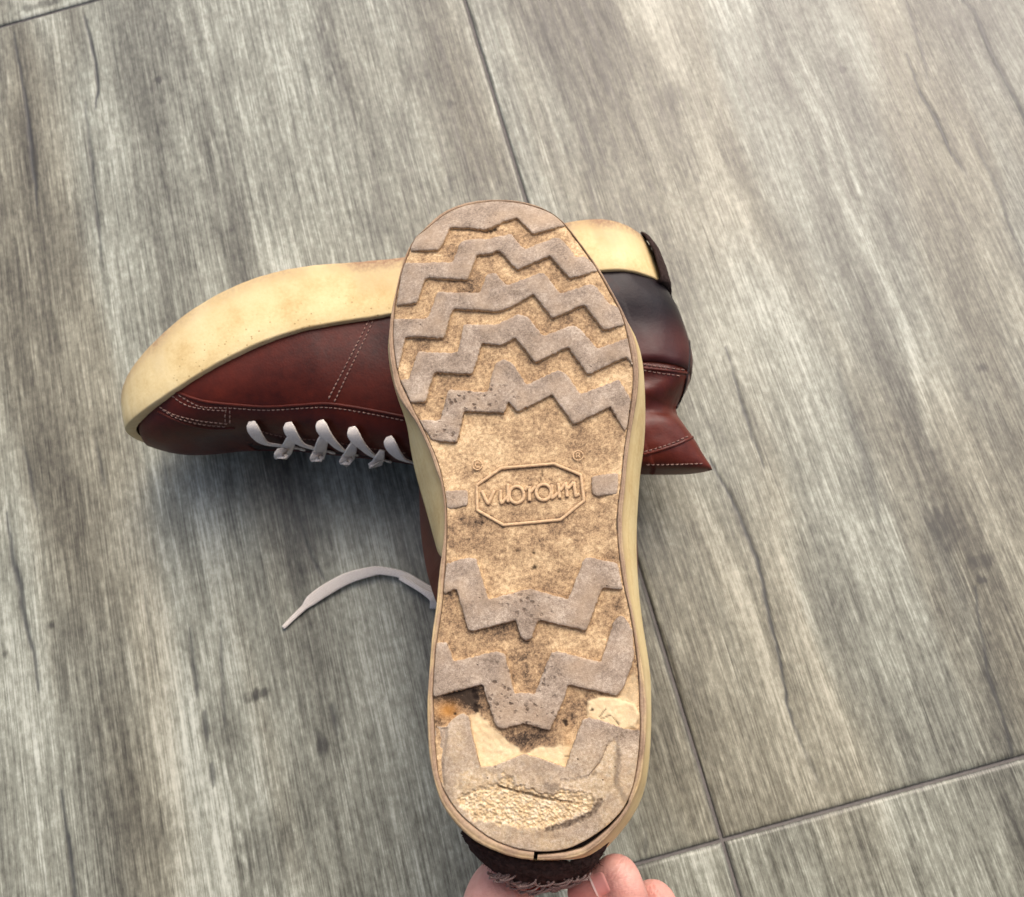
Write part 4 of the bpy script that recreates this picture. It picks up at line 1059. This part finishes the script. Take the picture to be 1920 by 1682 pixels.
def seamline(L, pitch=9.0, ln=6.0, lift=.0004, w=.00032, name='stitching'):
    L = resample(spline(np.array(L, float), 8), 1.0); b = Bag()
    n = int(len(L) / pitch)
    for k in range(n):
        i0 = int(k * pitch); seg = L[i0:i0 + int(ln) + 1:2]
        pts = on_lie(seg, lift)
        if len(pts) < 3: continue
        P_ = np.array([p for p, _ in pts]); N_ = pts[0][1]
        P_[0] -= N_ * .0006; P_[-1] -= N_ * .0006
        b.add(*tube(P_, w * (.9 + .3 * random.random()), w, N_, 5))
    if b.n: b.mk(name, MAT['stitch'], LIE, kind='stuff')
SEAMS = [[(697, 590), (672, 640), (645, 692), (625, 730), (612, 757)], [(703, 594), (682, 640), (657, 690), (636, 735), (625, 757)],
         [(335, 741), (375, 762), (430, 765), (500, 769), (560, 766), (610, 764), (660, 770), (720, 781), (765, 790)],
         [(322, 742), (350, 760), (390, 768), (430, 770)], [(305, 768), (330, 783), (370, 794), (410, 799), (432, 800)], [(299, 763), (325, 777), (370, 788), (428, 795)],
         [(424, 768), (422, 782), (424, 798)], [(431, 770), (431, 798)],
         [(480, 806), (540, 820), (610, 826), (680, 838), (770, 850)],
         [(1206, 683), (1240, 688), (1285, 694)], [(1206, 694), (1240, 700), (1284, 706)],
         [(1208, 847), (1240, 838), (1270, 827), (1298, 814)], [(1212, 871), (1250, 871), (1290, 870), (1320, 869)],
         [(1270, 765), (1282, 786), (1296, 808)]]
for s in SEAMS: seamline(s)
# raised leather overlay edges (a folded edge above the lace stay and along the toe)
def piping(L, w, mat, name='seam_edge', lift=.0002):
    L = resample(spline(np.array(L, float), 8), 2.0); pts = on_lie(L, lift)
    if len(pts) < 4: return
    P_ = np.array([p for p, _ in pts]); N_ = np.array([n for _, n in pts])
    P_ = smooth_loop(P_, 3, False)
    V, Fc = tube(P_, w, w * .7, N_, 8); mk(name, V, Fc, mat, LIE)
piping([(330, 735), (380, 752), (440, 759), (500, 763), (560, 760), (610, 757), (660, 763), (720, 774), (765, 783)], .0009, MAT['leather'])
piping([(296, 772), (340, 792), (390, 803), (440, 803)], .0007, MAT['leather'])
piping([(1276, 556), (1288, 600), (1292, 650), (1290, 690), (1281, 735), (1268, 764)], .0010, MAT['darkleather'], 'back_strap')
piping([(1206, 690), (1245, 694), (1288, 700)], .0008, MAT['redleather'])
piping([(1206, 852), (1240, 843), (1272, 832), (1302, 818)], .0009, MAT['redleather'])

# -- laces: flat white cotton, one loop per eyelet over the lace stay
def lace(L, w, name='lace_loop', th=.0007, up=None, zs=None, lift=.0015):
    A = np.array([(p[0], p[1]) for p in L], float); B = spline(A, 6)
    ww = np.interp(np.linspace(0, 1, len(B)), np.linspace(0, 1, len(L)), [w * (p[3] if len(p) > 3 else 1) for p in L])
    zz = np.interp(np.linspace(0, 1, len(B)), np.linspace(0, 1, len(L)), [p[2] for p in L])
    P_ = un(B[:, 0], B[:, 1], zz)
    if name == 'lace_loop':
        tq = np.linspace(0, 1, len(B)); NR = np.tile(np.array([0.0, -.45, .9]), (len(B), 1))
        for q, (x, y) in enumerate(B):
            h = on_lie([(x, y)], .0006 + .0036 * math.sin(math.pi * min(tq[q] * 1.1, 1)) ** .8)
            if h and h[0][0][2] > .03: P_[q] = h[0][0]; NR[q] = h[0][1]
        P_ = smooth_loop(P_, 4, False); up = smooth_loop(NR, 12, False) if up is None else up
    V, Fc = tube(P_, ww, th, up if up is not None else (0.0, -.45, .9), 16, True, .55)
    return mk(name, V, Fc, MAT['lace'], LIE)
ey = [(476, 801), (545, 803), (605, 800), (664, 812), (733, 830)]
LL = []
for (ex, ey_), (bx, by), zt_ in zip(ey, [(560, 836), (616, 842), (660, 846), (722, 858), (772, 862)], (.082, .080, .079, .078, .077)):
    LL.append([(ex - 3, ey_ - 12, zt_, .55), (ex - 1, ey_ - 9, zt_, .95), (ex + 3, ey_ - 3, zt_ + .002, 1.1), (ex + 10, ey_ + 6, zt_ + .002, 1.05), (ex + 22, ey_ + 18, zt_ - .003, .8),
               (ex + .5 * (bx - ex) + 8, ey_ + .72 * (by - ey_), zt_ - .008, .7), (bx, by, zt_ - .014, .62), (bx + 8, by + 6, .052, .5)])
for (tx, ty), (mx, my), (lx, ly) in [((549, 814), (536, 836), (527, 853)), ((608, 816), (601, 838), (594, 857)), ((662, 832), (655, 847), (649, 862)), ((714, 848), (707, 858), (703, 866))]:
    LL.append([(tx + 3, ty - 6, .078, .5), (tx, ty, .077, 1.1), (mx, my, .071, 1.5), (lx, ly, .060, 1.45), (lx, ly + 2, .054, 1.3)])
for q_, l in enumerate(LL): lace(l, .0036 if q_ < 5 else .0028, th=.0006, up=None if q_ < 5 else (.25, -.55, .8))
# eyelet rings
for x, y in ey:
    pts = on_lie([(x, y)], .0004)
    if pts:
        p, nr = pts[0]; t1 = np.cross(nr, (0, 0.3, 1)); t1 /= np.linalg.norm(t1); t2 = np.cross(nr, t1)
        aa = np.linspace(0, 2 * np.pi, 17)
        ring = p + np.outer(np.cos(aa), t1) * .0026 + np.outer(np.sin(aa), t2) * .0026
        V, Fc = tube(ring, .0008, .0006, nr, 6, cap=False); mk('eyelet', V, Fc, MAT['metal'], LIE)
# loose end trailing on the floor, from under the held boot to its pinched tip
lo = [(790, 862, .056, .8), (840, 930, .030, .9), (880, 1010, .010, 1.0), (872, 1090, .004, 1.1), (838, 1122, .004, 1.25), (812, 1112, .006, 1.1), (785, 1094, .007, .85), (755, 1078, .006, .85), (715, 1070, .006, .9), (690, 1073, .006, 1.1), (650, 1085, .005, 1.3), (610, 1107, .004, 1.35), (583, 1126, .003, 1.2), (570, 1139, .0025, .65), (550, 1158, .002, .55), (531, 1177, .002, .45)]
lace(lo, .0028, 'shoelace', .0010, (0, -.3, 1))
lace([(815, 1140, .004, 1.2), (812, 1122, .009, 1.0), (790, 1106, .0105, .7), (768, 1093, .0095, .65), (750, 1083, .008, .6)], .0025, 'shoelace', .0008, (0, -.3, 1))

# ------------------------------------------------------------------ hand
def chain(b, pts, n=14):
    """closed tapered tube with round ends through (px, py, z, radius) joints"""
    A = np.array([np.append(un([p[0]], [p[1]], p[2])[0], p[3]) for p in pts])
    B = spline(A, 7)
    r0, r1 = B[0, 3], B[-1, 3]; d0 = B[0, :3] - B[1, :3]; d0 /= np.linalg.norm(d0); d1 = B[-1, :3] - B[-2, :3]; d1 /= np.linalg.norm(d1)
    pre = [np.append(B[0, :3] + d0 * r0 * math.sin(t), r0 * max(math.cos(t), .05)) for t in np.linspace(1.5, .25, 5)]
    post = [np.append(B[-1, :3] + d1 * r1 * math.sin(t), r1 * max(math.cos(t), .05)) for t in np.linspace(.25, 1.5, 5)]
    B = np.vstack([pre, B, post])
    b.add(*tube(B[:, :3], B[:, 3], B[:, 3], (0.05, .2, 1), n))
hb_ = Bag()
chain(hb_, [(1090, 1990, .135, .026), (1080, 1900, .125, .026), (1060, 1810, .112, .022)])                       # wrist and palm
chain(hb_, [(1200, 1960, .125, .020), (1190, 1860, .112, .019), (1180, 1790, .10, .014)])                        # outer palm
chain(hb_, [(1000, 1930, .125, .020), (955, 1830, .118, .0175), (925, 1740, .112, .0155), (935, 1676, .108, .0145), (968, 1640, .102, .0125)])   # thumb
chain(hb_, [(1190, 1880, .112, .0120), (1200, 1770, .120, .0092), (1180, 1684, .130, .0082), (1160, 1636, .130, .0078), (1136, 1648, .125, .0078), (1110, 1664, .119, .0076), (1092, 1674, .115, .0070)])   # index
chain(hb_, [(1240, 1890, .104, .0115), (1256, 1800, .110, .0092), (1246, 1722, .112, .0082), (1226, 1682, .110, .0078), (1196, 1702, .102, .0074), (1158, 1734, .096, .0068)])   # middle
chain(hb_, [(1270, 1920, .098, .0112), (1316, 1850, .100, .0102), (1300, 1780, .100, .0092), (1266, 1768, .096, .0086), (1225, 1790, .088, .0072)])
chain(hb_, [(1270, 1980, .092, .0100), (1322, 1930, .088, .0088), (1310, 1870, .088, .0080), (1276, 1860, .082, .0072), (1240, 1876, .076, .0062)])
chain(hb_, [(1090, 1960, .135, .030), (1130, 2150, .165, .031), (1180, 2450, .23, .040), (1230, 2800, .30, .046)])                      # forearm
tmp = hb_.mk('tmp', None, None)
m_ = tmp.modifiers.new('r', 'REMESH'); m_.mode = 'VOXEL'; m_.voxel_size = .0010
m_ = tmp.modifiers.new('s', 'SMOOTH'); m_.factor = .5; m_.iterations = 10
dg_ = bpy.context.evaluated_depsgraph_get(); dg_.update()
me = bpy.data.meshes.new_from_object(tmp.evaluated_get(dg_)); bpy.data.objects.remove(tmp)
nv = len(me.vertices); co = np.empty(nv * 3, np.float32); me.vertices.foreach_get('co', co); co = co.reshape(-1, 3).astype(float)
tip = un([1105], [1688], .116)[0]; kn = un([1170], [1630], .13)[0]
red = .9 * np.exp(-(np.linalg.norm(co - tip, axis=1) / .010) ** 2) + .25 * np.exp(-(np.linalg.norm(co - un([1228], [1670], .118)[0], axis=1) / .010) ** 2)
crs = np.zeros(nv)
for jx, jy, jz, ax_, ay_, sp in [(1150, 1640, .132, -.75, -.66, .0016), (1178, 1672, .130, -.5, .85, .0020), (1228, 1682, .115, -.6, .8, .0018), (952, 1655, .110, .7, -.7, .0020), (930, 1700, .115, .1, 1, .0022)]:
    j0 = un([jx], [jy], jz)[0]; a0 = RV * ax_ - UV * ay_; a0 = a0 / np.linalg.norm(a0); rel = co - j0; al = rel @ a0
    al = al + (vn(rel[:, 0] * 700, rel[:, 1] * 700, 7) - .5) * .0014
    for o_ in (-1.6, -.5, .4, 1.5): crs = np.maximum(crs, np.exp(-((al - o_ * sp) / .00045) ** 2) * np.exp(-(np.linalg.norm(rel, axis=1) / .011) ** 2))
base_o = (float(un([1090], [1990], .135)[0][0]), float(un([1090], [1990], .135)[0][1]), .10)
me.vertices.foreach_set('co', (co - np.array(base_o)).astype(np.float32).ravel())
me.polygons.foreach_set('use_smooth', np.ones(len(me.polygons), dtype=bool))
at2 = me.attributes.new('crease', 'FLOAT', 'POINT'); at2.data.foreach_set('value', crs.astype(np.float32))
at_ = me.attributes.new('red', 'FLOAT', 'POINT'); at_.data.foreach_set('value', red.astype(np.float32))
me.materials.clear(); me.materials.append(MAT['skin']); me.name = 'person'
hand = bpy.data.objects.new('person', me); COL.objects.link(hand); hand.location = base_o
hand['label'] = 'hand gripping the heel of the upturned boot with curled fingers'; hand['category'] = 'person'
HN = {'e': hand, 'o': base_o}
bvh = BVHTree.FromPolygons([tuple(v) for v in co], [tuple(p.vertices) for p in me.polygons])
def nail(c_px, ax_px, ln, wd, name='fingernail'):
    c0 = np.array(c_px, float); ax = np.array(ax_px, float); ax /= np.linalg.norm(ax); sd_ = np.array([-ax[1], ax[0]])
    V = []; nu, nv_ = 13, 11
    for v in np.linspace(-1, 1, nv_):
        for u in np.linspace(-1, 1, nu):
            f = max(1 - abs(v) ** 4 * .35, .05); p = c0 + ax * v * ln + sd_ * u * wd * f
            d = Vector(RV * ((p[0] - 960) / F) + UV * ((841 - p[1]) / F) + FW).normalized()
            hit, nr, idx, ds = bvh.ray_cast(Vector((0, 0, H)), d)
            if hit is None: hit, nr = Vector(un([p[0]], [p[1]], .12)[0]), -d
            edge_ = max(abs(u), abs(v)); V.append(np.array(hit) + np.array(nr) * (.0004 - .0008 * max(0, edge_ - .8) * 5 * (1 if v < .6 else -.3)))
    o = mk(name, V, loft_faces(nv_, nu, False), MAT['nail'], HN)
    o.data.materials.append(MAT['nailtip'])
    for q, p in enumerate(o.data.polygons):
        if q // (nu - 1) >= nv_ - 2: p.material_index = 1
    return o
nail((1126, 1657), (-.92, .40), 14, 24)

# the rest of the person, crouching unseen behind the camera, added to shade the lower floor: sweater, trousers, head
def wchain(b, pts, n=16):
    A = np.array(pts, float); A[:, 1] += np.where(A[:, 2] > .42, .06, 0); B = spline(A, 6)
    d0 = B[0, :3] - B[1, :3]; d0 /= np.linalg.norm(d0); d1 = B[-1, :3] - B[-2, :3]; d1 /= np.linalg.norm(d1)
    pre = [np.append(B[0, :3] + d0 * B[0, 3] * math.sin(t), B[0, 3] * max(math.cos(t), .05)) for t in np.linspace(1.5, .25, 5)]
    post = [np.append(B[-1, :3] + d1 * B[-1, 3] * math.sin(t), B[-1, 3] * max(math.cos(t), .05)) for t in np.linspace(.25, 1.5, 5)]
    B = np.vstack([pre, B, post]); b.add(*tube(B[:, :3], B[:, 3], B[:, 3], (0.05, .2, 1), n))
def body(name, chains, mat, vox):
    b = Bag()
    for c in chains: wchain(b, c)
    t_ = b.mk('tmp', None, None)
    q = t_.modifiers.new('r', 'REMESH'); q.mode = 'VOXEL'; q.voxel_size = vox
    q = t_.modifiers.new('s', 'SMOOTH'); q.factor = .5; q.iterations = 6
    dg2 = bpy.context.evaluated_depsgraph_get(); dg2.update()
    m2 = bpy.data.meshes.new_from_object(t_.evaluated_get(dg2)); bpy.data.objects.remove(t_)
    c2 = np.empty(len(m2.vertices) * 3, np.float32); m2.vertices.foreach_get('co', c2)
    m2.vertices.foreach_set('co', (c2.reshape(-1, 3) - np.array(base_o, np.float32)).ravel()); m2.materials.clear(); m2.materials.append(mat); m2.name = name
    m2.polygons.foreach_set('use_smooth', np.ones(len(m2.polygons), dtype=bool))
    o2 = bpy.data.objects.new(name, m2); COL.objects.link(o2); o2.parent = hand; return o2
el_ = un([1180], [2450], .23)[0]
body('sweater', [[(el_[0], el_[1], el_[2], .046), (.28, -.38, .40, .055), (.29, -.38, .62, .062), (.19, -.27, .86, .075)],
                 [(-.13, -.12, .64, .036), (-.26, -.22, .62, .045), (-.33, -.32, .62, .052), (-.27, -.31, .76, .062), (-.18, -.26, .86, .075)],
                 [(0, -.60, .34, .160), (0, -.52, .50, .170), (0, -.40, .68, .175), (0, -.28, .84, .165)], [(-.15, -.26, .88, .09), (.15, -.26, .88, .09)], [(0, -.22, .92, .07), (0, -.18, .96, .065)]],
     mat_fabric('sweater_knit', srgb(40, 44, 52), srgb(70, 74, 84), 500), .010)
body('trousers', [[(-.10, -.60, .30, .135), (-.26, -.38, .44, .092), (-.34, -.26, .47, .075), (-.33, -.36, .28, .062), (-.32, -.44, .08, .050)],
                  [(.10, -.60, .30, .135), (.26, -.50, .42, .092), (.40, -.42, .44, .075), (.38, -.52, .26, .062), (.36, -.60, .08, .050)], [(-.12, -.63, .28, .13), (.12, -.63, .28, .13)]],
     mat_fabric('trouser_cloth', srgb(44, 46, 50), srgb(74, 76, 82), 600), .010)
body('head', [[(0, -.22, .92, .055), (0, -.14, .98, .058), (0, -.07, 1.02, .085), (0, -.02, 1.04, .088)], [(0, 0, .96, .05), (0, .025, .95, .028)]], MAT['skin'], .006)
body('hair', [[(0, -.11, 1.07, .075), (0, -.03, 1.085, .082), (0, .03, 1.06, .06)]], mat_fabric('hair', srgb(30, 22, 18), srgb(62, 46, 36), 700), .006)
